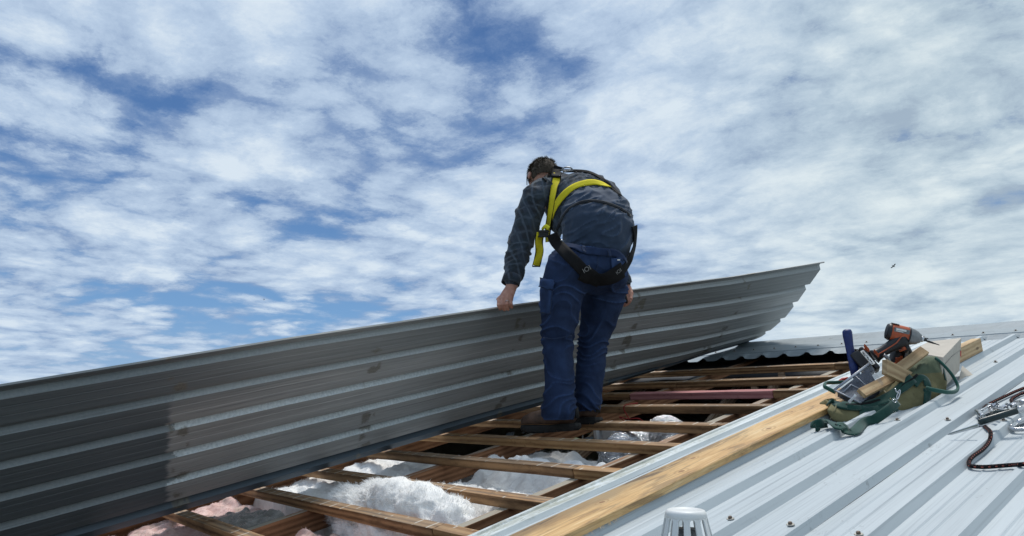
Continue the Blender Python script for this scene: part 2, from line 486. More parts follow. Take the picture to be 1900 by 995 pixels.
def roof_mat():
    m, nt, b = base_mat('painted_roof_steel', 0.5, 0.0, 0.4)
    c = LC(nt)                       # x = along slope, y = across
    lo = nz(nt, vmul(nt, c, (0.7, 9, 0)), 1.0, 5, 0.6, 0.4)
    col = ramp(nt, lo, [(0.25, (0.36, 0.405, 0.43)), (0.75, (0.48, 0.53, 0.555))])
    streak = smooth01(nt, nz(nt, vmul(nt, c, (1.3, 85, 0)), 1.0, 4, 0.6), 0.52, 0.72)
    col = mix(nt, mth(nt, 'MULTIPLY', streak, 0.55), col, (0.24, 0.275, 0.30))
    st2 = smooth01(nt, nz(nt, vmul(nt, c, (0.9, 210, 0)), 1.0, 2, 0.5), 0.60, 0.66)
    col = mix(nt, mth(nt, 'MULTIPLY', st2, 0.28), col, (0.24, 0.27, 0.29))
    sc = smooth01(nt, nz(nt, vmul(nt, c, (22, 50, 0)), 1.0, 8, 0.8, 1.5), 0.54, 0.64)
    cl = smooth01(nt, nz(nt, vmul(nt, c, (3.4, 7, 0)), 1.0, 3, 0.6), 0.55, 0.68)
    col = mix(nt, mth(nt, 'MULTIPLY', mth(nt, 'MULTIPLY', sc, cl), 0.8), col, (0.20, 0.22, 0.23))
    speck = smooth01(nt, nz(nt, vmul(nt, c, (60, 60, 0)), 1.0, 3, 0.6), 0.73, 0.78)
    col = mix(nt, mth(nt, 'MULTIPLY', speck, 0.8), col, (0.08, 0.08, 0.075))
    setc(nt, b, col)
    r = nz(nt, vmul(nt, c, (1.5, 40, 0)), 1.0, 4, 0.6)
    nt.links.new(ramp(nt, r, [(0.2, 0.42), (0.8, 0.62)]), b.inputs['Roughness'])
    bump(nt, b, mth(nt, 'ADD', r, lo), 0.0002)
    return m
M_ROOF = roof_mat()

def edge_mat():       # the rib along the opening, once covered: white with mould
    m, nt, b = base_mat('mouldy_roof_edge', 0.5, 0.05, 0.4)
    c = LC(nt)
    a = nz(nt, vmul(nt, c, (7, 30, 0)), 1.0, 8, 0.75, 1.0)
    col = ramp(nt, nz(nt, vmul(nt, c, (2, 60, 0)), 1.0, 4), [(0.3, (0.50, 0.55, 0.56)), (0.7, (0.64, 0.69, 0.71))])
    sp = nt.nodes.new('ShaderNodeSeparateXYZ'); nt.links.new(c, sp.inputs[0])
    zone = mth(nt, 'MULTIPLY', smooth01(nt, sp.outputs[1], -1.806, -1.796), smooth01(nt, sp.outputs[1], -1.745, -1.765))
    far = smooth01(nt, sp.outputs[0], 3.6, 1.6)
    k = mth(nt, 'MULTIPLY', mth(nt, 'MULTIPLY', smooth01(nt, a, 0.40, 0.60), zone), mth(nt, 'ADD', 0.25, mth(nt, 'MULTIPLY', far, 0.75)))
    col = mix(nt, mth(nt, 'MULTIPLY', k, 0.75), col, (0.26, 0.27, 0.20))
    k2 = mth(nt, 'MULTIPLY', smooth01(nt, nz(nt, vmul(nt, c, (16, 90, 0)), 1.0, 5, 0.7), 0.58, 0.70), zone)
    col = mix(nt, k2, col, (0.09, 0.10, 0.06))
    setc(nt, b, col); bump(nt, b, a, 0.001)
    return m
M_EDGE = edge_mat()

def galv_mat():       # underside of the lifted sheet
    m, nt, b = base_mat('galvanised_underside', 0.5, 0.25, 0.5)
    c = LC(nt)        # x = along, y = across
    sp = nt.nodes.new('ShaderNodeSeparateXYZ'); nt.links.new(c, sp.inputs[0])
    geo = N(nt, 'ShaderNodeNewGeometry', 1)
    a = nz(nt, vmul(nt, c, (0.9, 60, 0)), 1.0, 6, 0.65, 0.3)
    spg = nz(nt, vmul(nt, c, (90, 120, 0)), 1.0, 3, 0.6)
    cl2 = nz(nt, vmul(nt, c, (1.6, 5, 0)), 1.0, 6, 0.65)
    dusty = ramp(nt, mth(nt, 'ADD', mth(nt, 'MULTIPLY', a, 0.65), mth(nt, 'MULTIPLY', cl2, 0.35)), [(0.34, (0.275, 0.282, 0.288)), (0.5, (0.385, 0.392, 0.395)), (0.66, (0.49, 0.50, 0.503))])  # paler pan tone beyond the near end
    near_tone = ramp(nt, a, [(0.25, (0.085, 0.105, 0.12)), (0.8, (0.155, 0.185, 0.205))])
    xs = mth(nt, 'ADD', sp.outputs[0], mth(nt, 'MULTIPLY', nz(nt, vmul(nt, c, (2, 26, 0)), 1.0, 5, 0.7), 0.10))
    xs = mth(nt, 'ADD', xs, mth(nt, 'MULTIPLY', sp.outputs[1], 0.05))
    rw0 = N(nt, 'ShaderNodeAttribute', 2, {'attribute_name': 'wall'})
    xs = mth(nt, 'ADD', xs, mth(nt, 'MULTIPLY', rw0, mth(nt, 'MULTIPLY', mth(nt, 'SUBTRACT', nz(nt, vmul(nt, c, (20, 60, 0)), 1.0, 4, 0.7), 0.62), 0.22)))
    sel = mix(nt, smooth01(nt, sp.outputs[1], 0.52, 0.80), smooth01(nt, xs, 1.08, 1.105), smooth01(nt, xs, 0.80, 1.75))      # near end takes the darker tone, with a softer edge higher up
    col = mix(nt, sel, near_tone, dusty)
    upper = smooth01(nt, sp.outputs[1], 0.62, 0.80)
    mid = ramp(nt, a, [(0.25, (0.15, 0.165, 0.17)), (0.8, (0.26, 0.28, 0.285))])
    col = mix(nt, mth(nt, 'MULTIPLY', upper, 0.75), col, mix(nt, sel, near_tone, mid))
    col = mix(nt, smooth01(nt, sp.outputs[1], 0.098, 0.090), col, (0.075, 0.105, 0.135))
    # lower rib walls: skylight on the upturned faces painted in as brighter colour
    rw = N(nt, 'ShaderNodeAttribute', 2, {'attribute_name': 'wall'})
    sky_lit = ramp(nt, spg, [(0.3, (0.44, 0.50, 0.53)), (0.7, (0.68, 0.74, 0.76))])
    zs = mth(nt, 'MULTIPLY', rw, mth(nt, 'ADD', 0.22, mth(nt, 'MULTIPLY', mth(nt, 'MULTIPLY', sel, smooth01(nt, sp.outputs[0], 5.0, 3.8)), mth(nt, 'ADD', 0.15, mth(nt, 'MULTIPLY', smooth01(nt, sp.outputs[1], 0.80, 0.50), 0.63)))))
    col = mix(nt, zs, col, sky_lit)
    scr = smooth01(nt, nz(nt, vmul(nt, c, (3.5, 60, 0)), 1.0, 5, 0.75, 2.0), 0.66, 0.73)
    col = mix(nt, mth(nt, 'MULTIPLY', scr, 0.35), col, (0.42, 0.44, 0.44))
    dk = smooth01(nt, nz(nt, vmul(nt, c, (1.1, 95, 0)), 1.0, 3, 0.5), 0.60, 0.68)
    col = mix(nt, mth(nt, 'MULTIPLY', dk, 0.28), col, (0.08, 0.083, 0.085))
    # corroded blotches in rows where the sheet sat on the battens
    row = mth(nt, 'ABSOLUTE', mth(nt, 'SUBTRACT', mth(nt, 'FRACT', mth(nt, 'ADD', mth(nt, 'MULTIPLY', mth(nt, 'ADD', sp.outputs[0], mth(nt, 'MULTIPLY', sp.outputs[1], 0.1)), 1.1), 0.28)), 0.5))
    bl = N(nt, 'ShaderNodeTexVoronoi', 0, Vector=vmul(nt, c, (9, 14, 0)), Scale=1.0, Randomness=1.0)
    edge = mth(nt, 'ADD', bl, mth(nt, 'MULTIPLY', mth(nt, 'SUBTRACT', nz(nt, vmul(nt, c, (40, 60, 0)), 1.0, 4, 0.7), 0.5), 0.5))
    blot = mth(nt, 'MULTIPLY', smooth01(nt, edge, 0.44, 0.30), smooth01(nt, row, 0.050, 0.030))
    col = mix(nt, mth(nt, 'MULTIPLY', blot, 0.75), col, mix(nt, nz(nt, vmul(nt, c, (70, 70, 0)), 1.0, 3), (0.03, 0.025, 0.018), (0.30, 0.28, 0.23)))
    setc(nt, b, col)
    nt.links.new(ramp(nt, a, [(0.2, 0.42), (0.8, 0.62)]), b.inputs['Roughness'])
    bump(nt, b, mth(nt, 'ADD', a, spg), 0.00015)
    return m
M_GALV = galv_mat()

def cap_mat():
    m, nt, b = base_mat('ridge_cap_steel', 0.6, 0.0, 0.3)
    c = OC(nt)
    a = nz(nt, vmul(nt, c, (6, 14, 14)), 1.0, 6, 0.65, 0.8)
    col = ramp(nt, a, [(0.25, (0.21, 0.25, 0.27)), (0.75, (0.31, 0.355, 0.38))])
    s = smooth01(nt, nz(nt, c, 26.0, 6, 0.7, 0.5), 0.60, 0.70)
    col = mix(nt, mth(nt, 'MULTIPLY', s, 0.75), col, (0.17, 0.18, 0.17))
    setc(nt, b, col); bump(nt, b, a, 0.0006)
    return m
M_CAP = cap_mat()

def fabric(name, dark, light, rough=0.85, weave=700, fade=14, sheen=0.2, bmp=0.0010):
    m, nt, b = base_mat(name, rough, 0, 0.25)
    c = OC(nt)
    n = nz(nt, c, fade, 6, 0.65, 0.4)
    w = nz(nt, c, weave, 2, 0.5)
    geo = N(nt, 'ShaderNodeNewGeometry', 7)
    col = ramp(nt, mth(nt, 'ADD', mth(nt, 'MULTIPLY', n, 0.8), mth(nt, 'MULTIPLY', w, 0.25)), [(0.3, dark), (0.78, light)])
    pt = smooth01(nt, geo, 0.505, 0.56)        # worn creases
    col = mix(nt, mth(nt, 'MULTIPLY', pt, 0.45), col, [min(1, x * 1.9) for x in light])
    setc(nt, b, col)
    b.inputs['Sheen Weight'].default_value = sheen
    bump(nt, b, mth(nt, 'ADD', mth(nt, 'MULTIPLY', w, 0.25), n), bmp)
    return m
M_DENIM = fabric('blue_denim', (0.004, 0.010, 0.033), (0.024, 0.048, 0.118), fade=7, bmp=0.002, sheen=0)
M_DENIMD = fabric('denim_seam', (0.008, 0.018, 0.05), (0.022, 0.045, 0.11))
M_TEE = fabric('navy_tee', (0.018, 0.032, 0.060), (0.040, 0.064, 0.112), fade=8)
M_BLACKWEB = fabric('black_webbing', (0.004, 0.004, 0.005), (0.009, 0.009, 0.010), weave=500, sheen=0)
M_YELLOW = fabric('yellow_webbing', (0.52, 0.43, 0.012), (0.78, 0.67, 0.03), weave=500, sheen=0)
M_GREEN = fabric('dark_green_webbing', (0.006, 0.035, 0.028), (0.018, 0.075, 0.058), weave=500)
M_KHAKI = fabric('khaki_canvas', (0.105, 0.095, 0.046), (0.23, 0.21, 0.11), weave=450, fade=9, bmp=0.002)
M_OLIVE = fabric('olive_canvas', (0.065, 0.085, 0.055), (0.145, 0.170, 0.110), weave=450, fade=9, bmp=0.002)

def plaid():
    m, nt, b = base_mat('plaid_flannel', 0.9, 0, 0.2)
    c = OC(nt)
    wp = vmul(nt, nz(nt, c, 4, 2, out=1), (0.10, 0.10, 0.10))
    c2 = vmul(nt, c, wp, 'ADD')
    def lines(axis, freq, w0, w1, off=0.0):
        t = vmul(nt, c2, axis, 'DOT_PRODUCT')
        f = mth(nt, 'FRACT', mth(nt, 'ADD', mth(nt, 'MULTIPLY', t, freq), off))
        return smooth01(nt, mth(nt, 'ABSOLUTE', mth(nt, 'SUBTRACT', f, 0.5)), w0, w1)
    a1 = (0.62, 0.72, 0.30); a2 = (-0.45, 0.10, 0.89)
    la = lines(a1, 17.0, 0.16, 0.03); lb = lines(a2, 17.0, 0.16, 0.03)
    ba = lines(a1, 8.5, 0.27, 0.23, 0.3); bb = lines(a2, 8.5, 0.27, 0.23, 0.3)
    base = ramp(nt, nz(nt, c, 12, 5), [(0.3, (0.010, 0.014, 0.021)), (0.7, (0.024, 0.031, 0.042))])
    col = mix(nt, mth(nt, 'MULTIPLY', ba, 0.55), base, (0.045, 0.066, 0.105))
    col = mix(nt, mth(nt, 'MULTIPLY', bb, 0.40), col, (0.026, 0.052, 0.070))
    col = mix(nt, mth(nt, 'MULTIPLY', mth(nt, 'MULTIPLY', mth(nt, 'MAXIMUM', la, mth(nt, 'MULTIPLY', lb, 0.7)), smooth01(nt, nz(nt, c, 16, 4), 0.15, 0.45)), 0.70), col, (0.10, 0.13, 0.175))
    w = nz(nt, c, 420, 2)
    col = mix(nt, 0.35, col, mix(nt, w, (0.01, 0.01, 0.01), (0.07, 0.08, 0.10)), 'MIX')
    setc(nt, b, col); b.inputs['Sheen Weight'].default_value = 0.15
    bump(nt, b, mth(nt, 'ADD', w, mth(nt, 'MULTIPLY', nz(nt, c, 22, 5), 3.0)), 0.0016)
    return m
M_PLAID = plaid()

def bagcloth():
    m, nt, b = base_mat('two_tone_canvas', 0.85, 0, 0.2)
    c = OC(nt); n = nz(nt, c, 10, 7, 0.65, 0.4); w = nz(nt, c, 450, 2, 0.5)
    f = mth(nt, 'ADD', mth(nt, 'MULTIPLY', n, 0.8), mth(nt, 'MULTIPLY', w, 0.25))
    k = ramp(nt, f, [(0.3, (0.105, 0.095, 0.046)), (0.75, (0.23, 0.21, 0.11))])
    o = ramp(nt, f, [(0.3, (0.060, 0.082, 0.052)), (0.75, (0.14, 0.168, 0.108))])
    u = smooth01(nt, N(nt, 'ShaderNodeAttribute', 2, {'attribute_name': 'upper'}), 0.47, 0.53)
    col = mix(nt, u, k, o)
    dirt = smooth01(nt, nz(nt, c, 22, 6, 0.7), 0.56, 0.72)
    setc(nt, b, mix(nt, mth(nt, 'MULTIPLY', dirt, 0.4), col, (0.05, 0.045, 0.03)))
    bump(nt, b, mth(nt, 'ADD', mth(nt, 'MULTIPLY', w, 0.25), n), 0.002)
    return m
M_BAG = bagcloth()

def skin():
    m, nt, b = base_mat('skin', 0.5, 0, 0.4)
    n = nz(nt, OC(nt), 45, 5, 0.6)
    setc(nt, b, ramp(nt, n, [(0.3, (0.34, 0.150, 0.105)), (0.7, (0.52, 0.275, 0.20))]))
    b.inputs['Subsurface Weight'].default_value = 0.08
    b.inputs['Subsurface Scale'].default_value = 0.01
    bump(nt, b, nz(nt, OC(nt), 260, 3), 0.0004)
    return m
M_SKIN = skin()
M_HAIR = plain('brown_hair', (0.070, 0.052, 0.037), 0.85, var=0.25, scale=40)
M_LEATHER = plain('brown_boot_leather', (0.075, 0.042, 0.028), 0.62, var=0.5, scale=24, bmp=0.002)
M_SOLE = plain('black_rubber', (0.009, 0.009, 0.009), 0.8, var=0.4)
M_BLACK = plain('black_plastic', (0.014, 0.014, 0.016), 0.45, var=0.3)
M_ORANGE = plain('orange_plastic', (0.42, 0.085, 0.028), 0.42, var=0.2)
M_GREYMET = plain('grey_cast_metal', (0.22, 0.225, 0.23), 0.38, 0.7, var=0.2)
M_STEEL = plain('bright_steel', (0.52, 0.53, 0.55), 0.24, 1.0, var=0.12)
M_BLUE = plain('blue_grip_rubber', (0.010, 0.026, 0.13), 0.5, var=0.35, scale=60)
M_WHITEPL = plain('white_plastic', (0.66, 0.67, 0.66), 0.42, var=0.06, scale=9)
M_FANWH = plain('fan_housing_white', (0.62, 0.63, 0.64), 0.4, var=0.08)
M_LABEL = plain('sticker_white', (0.72, 0.72, 0.70), 0.45, var=0.05)
M_RED = plain('red_plastic', (0.45, 0.02, 0.015), 0.4, var=0.2)
M_CORD = plain('red_cord_fibre', (0.30, 0.02, 0.02), 0.8, var=0.3)
M_CARD = plain('grey_beige_card', (0.46, 0.42, 0.36), 0.85, var=0.10, scale=14)
M_SCREW = plain('rusty_screw', (0.16, 0.12, 0.095), 0.5, 0.7, var=0.5, scale=300)
M_WASH = plain('dull_washer', (0.34, 0.33, 0.30), 0.5, 0.5, var=0.3, scale=300)
M_DARK = plain('dark_sheet', (0.02, 0.021, 0.024), 0.7, var=0.4, scale=12, bmp=0.003)
M_BRACKET = plain('weathered_tar_strip', (0.055, 0.065, 0.07), 0.8, var=0.8, scale=60)
M_CEIL = plain('ceiling_board', (0.10, 0.085, 0.07), 0.9, var=0.3)
M_WALL = plain('rendered_wall', (0.45, 0.42, 0.38), 0.85, var=0.1, scale=4)
M_BIRD = plain('bird_feathers', (0.03, 0.03, 0.035), 0.8)
M_EYE = plain('eye_white', (0.6, 0.58, 0.55), 0.3, var=0.05)
M_CHISEL = plain('black_chisel_grip', (0.012, 0.028, 0.03), 0.35, var=0.3)

def foil():
    m, nt, b = base_mat('crinkled_foil', 0.2, 0.95)
    c = OC(nt)
    v = N(nt, 'ShaderNodeTexVoronoi', 1, Vector=c, Scale=95.0)
    n = nz(nt, c, 120, 4, 0.7, 1.0)
    setc(nt, b, ramp(nt, n, [(0.3, (0.06, 0.065, 0.07)), (0.62, (0.85, 0.86, 0.88))]))
    bump(nt, b, mth(nt, 'ADD', N(nt, 'ShaderNodeSeparateColor', 0, Color=v), n), 0.006)
    return m
M_FOIL = foil()

def wool(name, a, bcol, dirt=0.0, dcol=(0.16, 0.14, 0.11)):
    m, nt, b = base_mat(name, 0.95, 0, 0.1)
    c = OC(nt)
    n = nz(nt, c, 18, 8, 0.75, 0.6)
    col = ramp(nt, n, [(0.3, a), (0.68, bcol)])
    if dirt:
        k = smooth01(nt, nz(nt, c, 5.5, 6, 0.7, 0.8), 0.50, 0.66)
        col = mix(nt, mth(nt, 'MULTIPLY', k, dirt), col, dcol)
    setc(nt, b, col)
    b.inputs['Subsurface Weight'].default_value = 0.0
    b.inputs['Sheen Weight'].default_value = 0.3
    bump(nt, b, mth(nt, 'ADD', n, mth(nt, 'MULTIPLY', nz(nt, c, 90, 5, 0.7), 0.3)), 0.005)
    return m
M_WHITEWOOL = wool('white_polyester_wool', (0.72, 0.71, 0.69), (0.92, 0.91, 0.88), 0.25, (0.52, 0.50, 0.47))
M_PINKWOOL = wool('pink_glass_wool', (0.50, 0.27, 0.24), (0.82, 0.62, 0.56), 0.75, (0.30, 0.24, 0.18))
M_GREYWOOL = wool('dusty_grey_wool', (0.09, 0.085, 0.075), (0.30, 0.285, 0.26), 0.5, (0.10, 0.09, 0.08))
M_FIBRE = plain('white_fibre', (0.90, 0.89, 0.87), 0.9, var=0.06)
M_PINKFIBRE = plain('pink_fibre', (0.66, 0.50, 0.46), 0.9, var=0.25)

def clear():
    m, nt, b = base_mat('clear_plastic', 0.15, 0, 0.6)
    n = nz(nt, OC(nt), 14, 5, .6)
    setc(nt, b, ramp(nt, n, [(0.3, (0.40, 0.47, 0.58)), (0.7, (0.62, 0.68, 0.76))]))
    nt.links.new(ramp(nt, n, [(0.35, 0.08), (0.7, 0.26)]), b.inputs['Alpha'])
    return m
M_CLEAR = clear()
M_FROST = plain('frosted_plastic_edge', (0.26, 0.29, 0.34), 0.3, var=0.12)

def rope_mat():
    m, nt, b = base_mat('flecked_rope', 0.85, 0, 0.2)
    c = LC(nt)        # x run, y turn
    sp = nt.nodes.new('ShaderNodeSeparateXYZ'); nt.links.new(c, sp.inputs[0])
    x = mth(nt, 'MULTIPLY', sp.outputs[0], 62.0)
    y = mth(nt, 'MULTIPLY', sp.outputs[1], 3.0)
    p = mth(nt, 'ABSOLUTE', mth(nt, 'SUBTRACT', mth(nt, 'FRACT', mth(nt, 'ADD', x, mth(nt, 'MULTIPLY', mth(nt, 'FLOOR', y), 0.5))), 0.5))
    q = mth(nt, 'ABSOLUTE', mth(nt, 'SUBTRACT', mth(nt, 'FRACT', y), 0.5))
    k = mth(nt, 'MULTIPLY', smooth01(nt, p, 0.20, 0.14), smooth01(nt, q, 0.16, 0.10))
    setc(nt, b, mix(nt, k, (0.014, 0.011, 0.012), (0.42, 0.12, 0.09)))
    h = mth(nt, 'ADD', mth(nt, 'SINE', mth(nt, 'MULTIPLY', mth(nt, 'ADD', x, y), 12.6)), mth(nt, 'SINE', mth(nt, 'MULTIPLY', mth(nt, 'SUBTRACT', x, y), 12.6)))
    bump(nt, b, h, 0.0008)
    return m
M_ROPE = rope_mat()

def grass():
    m, nt, b = base_mat('grass', 0.9, 0, 0.2)
    n = nz(nt, OC(nt), 0.35, 9, 0.65)
    setc(nt, b, ramp(nt, n, [(0.3, (0.035, 0.055, 0.02)), (0.7, (0.09, 0.12, 0.045))]))
    return m
M_GRASS = grass()
# ------------------------------------------------------------------ ground and house
def sst(x, a, b):
    t = max(0.0, min(1.0, (x - a) / (b - a))); return t * t * (3 - 2 * t)
def lerp(a, b, t): return a + (b - a) * t
def table(x, pts):
    if x <= pts[0][0]: return pts[0][1]
    for (a, ya), (b, yb) in zip(pts, pts[1:]):
        if x <= b: return ya + (yb - ya) * (x - a) / (b - a)
    return pts[-1][1]

mb = MB()
def gf(a, b):
    x = (a - 0.5) * 2; y = (b - 0.5) * 2
    return V((x * abs(x) ** 2 * 6000, y * abs(y) ** 2 * 6000, -3.2))
mb.grid(gf, 24, 24)
obj('ground', mb, M_GRASS, kind='structure', base=V((0, 0, -3.2)))

house = thing('house', 'house with an opened steel roof showing timber battens, rafters and insulation', 'house', (0, 5.2, -3.2))

# walls and ceiling (hidden below the roof, seen only from elsewhere)
YR = 5.21                                     # ridge line
mb = MB()
x0, x1, y0, y1 = -9.0, 5.0, -0.25, 10.67
for (c, a, b) in (((x0, (y0 + y1) / 2), 0.05, (y1 - y0) / 2), ((x1, (y0 + y1) / 2), 0.05, (y1 - y0) / 2)):
    ring = [[V((c[0] + sx * 0.06, y, z)) for y, z in ((y0, -3.2), (y1, -3.2), (y1, -0.22), (YR, 0.98), (y0, -0.22))] for sx in (-1, 1)]
    mb.loft(ring, smooth=False)
for y in (y0, y1):
    mb.box(((x0 + x1) / 2, y, -1.71), ((x1 - x0) / 2 - 0.063, 0, 0), (0, 0.06, 0), (0, 0, 1.49))
obj('wall', mb, M_WALL, house)
mb = MB(); mb.box(((x0 + x1) / 2, (y0 + y1) / 2, -0.42), ((x1 - x0) / 2 - 0.07, 0, 0), (0, (y1 - y0) / 2 - 0.07, 0), (0, 0, 0.02))
obj('ceiling', mb, M_CEIL, house)

# rafters
RAFT = [-8.55, -7.63, -6.71, -5.79, -4.87, -3.95, -3.03, -2.10, -1.18, -0.26, 0.66, 1.58, 2.5, 3.42, 4.34]
for u in RAFT:
    mb = MB()
    mb.timber(rf(u, -0.35, -0.0405), rf(u, 5.24, -0.0405), PU, 0.045, 0.095, 10)
    obj('rafter', mb, M_RAFTER, house, bevel=0.0015)
    mb = MB()
    zt = rf(0, 5.24, -0.0405).z
    mb.timber((u, 5.26, zt), (u, 10.75, zt - 5.49 * math.tan(ROOF_PITCH)), PU, 0.045, 0.095, 3)
    obj('rafter', mb, M_RAFTER, house)
# truss webs
for u, va, na, vb, nb in ((-3.05, 3.98, -0.505, 4.99, -0.125), (-3.95, 4.0, -0.47, 4.95, -0.105), (-3.05, 3.0, -0.235, 3.5, -0.115),
                          (-2.10, 4.05, -0.50, 5.0, -0.14), (-2.62, 4.2, -0.46, 4.62, -0.10)):
    mb = MB(); mb.timber(rf(u, va, na), rf(u, vb, nb), PU, 0.04, 0.07, 3)
    obj('web', mb, M_WEB, house, bevel=0.0015)
# little hangers under the battens
for u, v in ((-2.45, 4.43), (-2.39, 4.0), (-2.52, 3.3)):
    mb = MB(); mb.box(rf(u, v, -0.075), PU * 0.02, PV * 0.008, PN * 0.035); obj('cleat', mb, M_WEB, house)

# battens: back top edge, [joints], special pieces
BW, BH = 0.055, 0.040
BAT = [(0.02, []), (0.39, []), (0.76, []), (1.135, []), (1.50, [-2.066]), (1.83, []), (2.20, [-2.099]), (2.58, []), (2.935, [-1.917]),
       (3.325, []), (3.69, [-3.045, -2.066]), (4.045, [-2.947]), (4.485, [-2.098])]
for v, joints in BAT:
    cuts = [-8.9, -4.87] + joints + [-0.26, 4.9]
    if not [j for j in joints if j > -2.5]: cuts.insert(-2, -1.18)
    for a, b in zip(cuts, cuts[1:]):
        mb = MB()
        mb.timber(rf(a + 0.0022, v - BW / 2, 0), rf(b - 0.0022, v - BW / 2 + random.uniform(-0.003, 0.003), random.uniform(-0.0015, 0.0)), PV, BW, BH, 12, 0.0022)
        pink = v == 3.69 and a == -3.045
        m = M_PINKWOOD if pink else (M_PALEBATTEN if v == 2.58 or (v in (1.50, 2.20) and a > -2.2) else M_BATTEN)
        obj('batten', mb, m, house, bevel=0.002, label='pink treated timber batten' if pink else None)
# ridge board, dark sheet under the cap
mb = MB(); mb.timber(rf(-8.9, 5.24, -0.05), rf(4.9, 5.24, -0.05), PV, 0.025, 0.14, 6); obj('ridge_board', mb, M_RAFTER, house)
mb = MB()
def uf(a, b):
    u = -8.9 + 13.8 * a; v = 4.60 + 0.62 * b
    return rf(u, v, -0.045 - 0.05 * (1 - b) + 0.012 * fn((u * 3, v * 5, 0)))
mb.grid(uf, 160, 6); obj('under_cap_sheet', mb, M_DARK, house, solid=0.002)
# weathered tar strips hanging at two battens
for (u, v) in ((-3.14, 2.70), (-2.50, 2.66)):
    mb = MB()
    mb.strap([rf(u - .04, v + .05, -0.03), rf(u - .01, v + .01, -0.045), rf(u + .03, v - .04, -0.052), rf(u + .06, v - .07, -0.05)], PN, 0.045, 0.004)
    obj('flashing_strip', mb, M_BRACKET, house)

# steel sheets
def rib_profile(e):
    return [(e - .034, 0), (e - .021, .023), (e, .023), (e + .012, 0)]
def make_sheet(ribs, left_edge, right_edge, va=-0.45, vb=5.2, name='roof_sheet', lab=None):
    prof = [(left_edge, 0.0)] if left_edge is not None else []
    for e in ribs:
        if prof:
            p = prof[-1][0]
            for f in (0.36, 0.64):
                x = lerp(p, e - .034, f)
                prof += [(x - .004, 0), (x, .0022), (x + .004, 0)]
        prof += rib_profile(e)
    if right_edge is not None: prof.append((right_edge, 0.0))
    mb = MB(); nv = 28
    for (ua, na), (ub, nb) in zip(prof, prof[1:]):
        def f(a, b, ua=ua, na=na, ub=ub, nb=nb):
            u = lerp(ua, ub, a); v = lerp(va, vb, b)
            return rf(u, v, 0.003 + lerp(na, nb, a) + 0.0016 * fn((u * 5, v * 1.6, 3)))
        mb.grid(f, 1, nv, smooth=False, lcf=lambda a, b, ua=ua, ub=ub: V((lerp(va, vb, b), lerp(ua, ub, a), 0)))
    return obj(name, mb, M_ROOF, house, solid=0.0006, label=lab)
sh = make_sheet([-1.633, -1.467, -1.300, -1.133], -1.745, -1.000)
mb = MB()
ep = [(-1.822, .002), (-1.808, .022), (-1.803, .027), (-1.789, .027), (-1.785, .0215), (-1.752, .0185), (-1.7445, .0035)]
for (ua, na), (ub, nb) in zip(ep, ep[1:]):
    mb.grid(lambda a, b, ua=ua, na=na, ub=ub, nb=nb: rf(lerp(ua, ub, a), lerp(-.45, 5.2, b), lerp(na, nb, a) + 0.0012 * fn((ua * 5, b * 14, 1))), 1, 40, smooth=False,
            lcf=lambda a, b, ua=ua, ub=ub: V((lerp(-.45, 5.2, b), lerp(ua, ub, a), 0)))
obj('edge_rib', mb, M_EDGE, sh, solid=0.0006)
# lap: second sheet's first rib covers the first sheet's last one, its free edge turned down on the far side
def lap_rib(e):
    mb = MB()
    pr = [(e - .036, .0035), (e - .034, .0035), (e - .022, .0275), (e + .0015, .0275), (e + .0085, .0065), (e + .0095, .004)]
    for (ua, na), (ub, nb) in zip(pr, pr[1:]):
        mb.grid(lambda a, b, ua=ua, na=na, ub=ub, nb=nb: rf(lerp(ua, ub, a), lerp(-.45, 5.2, b), lerp(na, nb, a) + 0.0012 * fn((ua * 5, b * 12, 7))), 1, 30, smooth=False,
                lcf=lambda a, b, ua=ua, ub=ub: V((lerp(-.45, 5.2, b), lerp(ua, ub, a), 0)))
    return mb
sheets = [sh]
for k in range(6):
    e0 = -0.967 + 0.835 * k
    s2 = make_sheet([e0 + .167 * i for i in range(1, 5)], e0 + .0096, e0 + .835 - .036)
    obj('lap_rib', lap_rib(e0), M_ROOF, s2, solid=0.0006)
    sheets.append(s2)
for k in range(6):                            # the roof beyond the lifted sheet
    e0 = -4.66 - 0.835 * k
    s2 = make_sheet([e0 + .167 * i for i in range(0, 5)], None, e0 + .80)
# screws: hex head on a washer, on the ribs
def screw_mesh(n):
    b = MB(); o = V((0, 0, 0)); x = PN
    b.cyl(o, o + x * .0015, .0105, .0095, 14, 1, True)
    b.cyl(o + x * .0015, o + x * .0065, .0055, .0050, 6)
    b.cyl(o + x * .0065, o + x * .0075, .0044, .003, 6)
    me = bpy.data.meshes.new('screw'); me.from_pydata([tuple(p) for p in b.v], [], b.f)
    me.polygons.foreach_set('material_index', b.m)
    me.materials.append(M_SCREW); me.materials.append(M_WASH)
    return me
SCREW = screw_mesh(0)
def screw(p, parent):
    o = bpy.data.objects.new('screw', SCREW); COL.objects.link(o); o.parent = parent; o.location = p - wloc(parent)
for i, e in enumerate([-1.133, -0.966, -0.800, -0.633, -0.466, -0.299]):
    for v in (0.62, 1.78, 2.90, 4.08):
        par = sheets[0] if e < -1.1 else sheets[1]
        screw(rf(e - .018, v + random.uniform(-.006, .006), .0275 + (.003 if i == 1 else 0)), par)
# back slope
mb = MB()
za = rf(0, 5.3, 0).z
mb.grid(lambda a, b: V((lerp(-9.2, 5.2, a), lerp(5.24, 10.95, b), za - 0.02 - lerp(0, 5.7, b) * math.tan(ROOF_PITCH) + 0.02 * (1 if int(a * 336) % 4 == 0 else 0))), 336, 2, smooth=False)
obj('roof_sheet', mb, M_ROOF, house)
# gutter
mb = MB()
mb.tube([rf(-9.1, -0.47, -0.06), rf(5.1, -0.47, -0.06)], 0.06, 12); obj('gutter', mb, M_CAP, house)

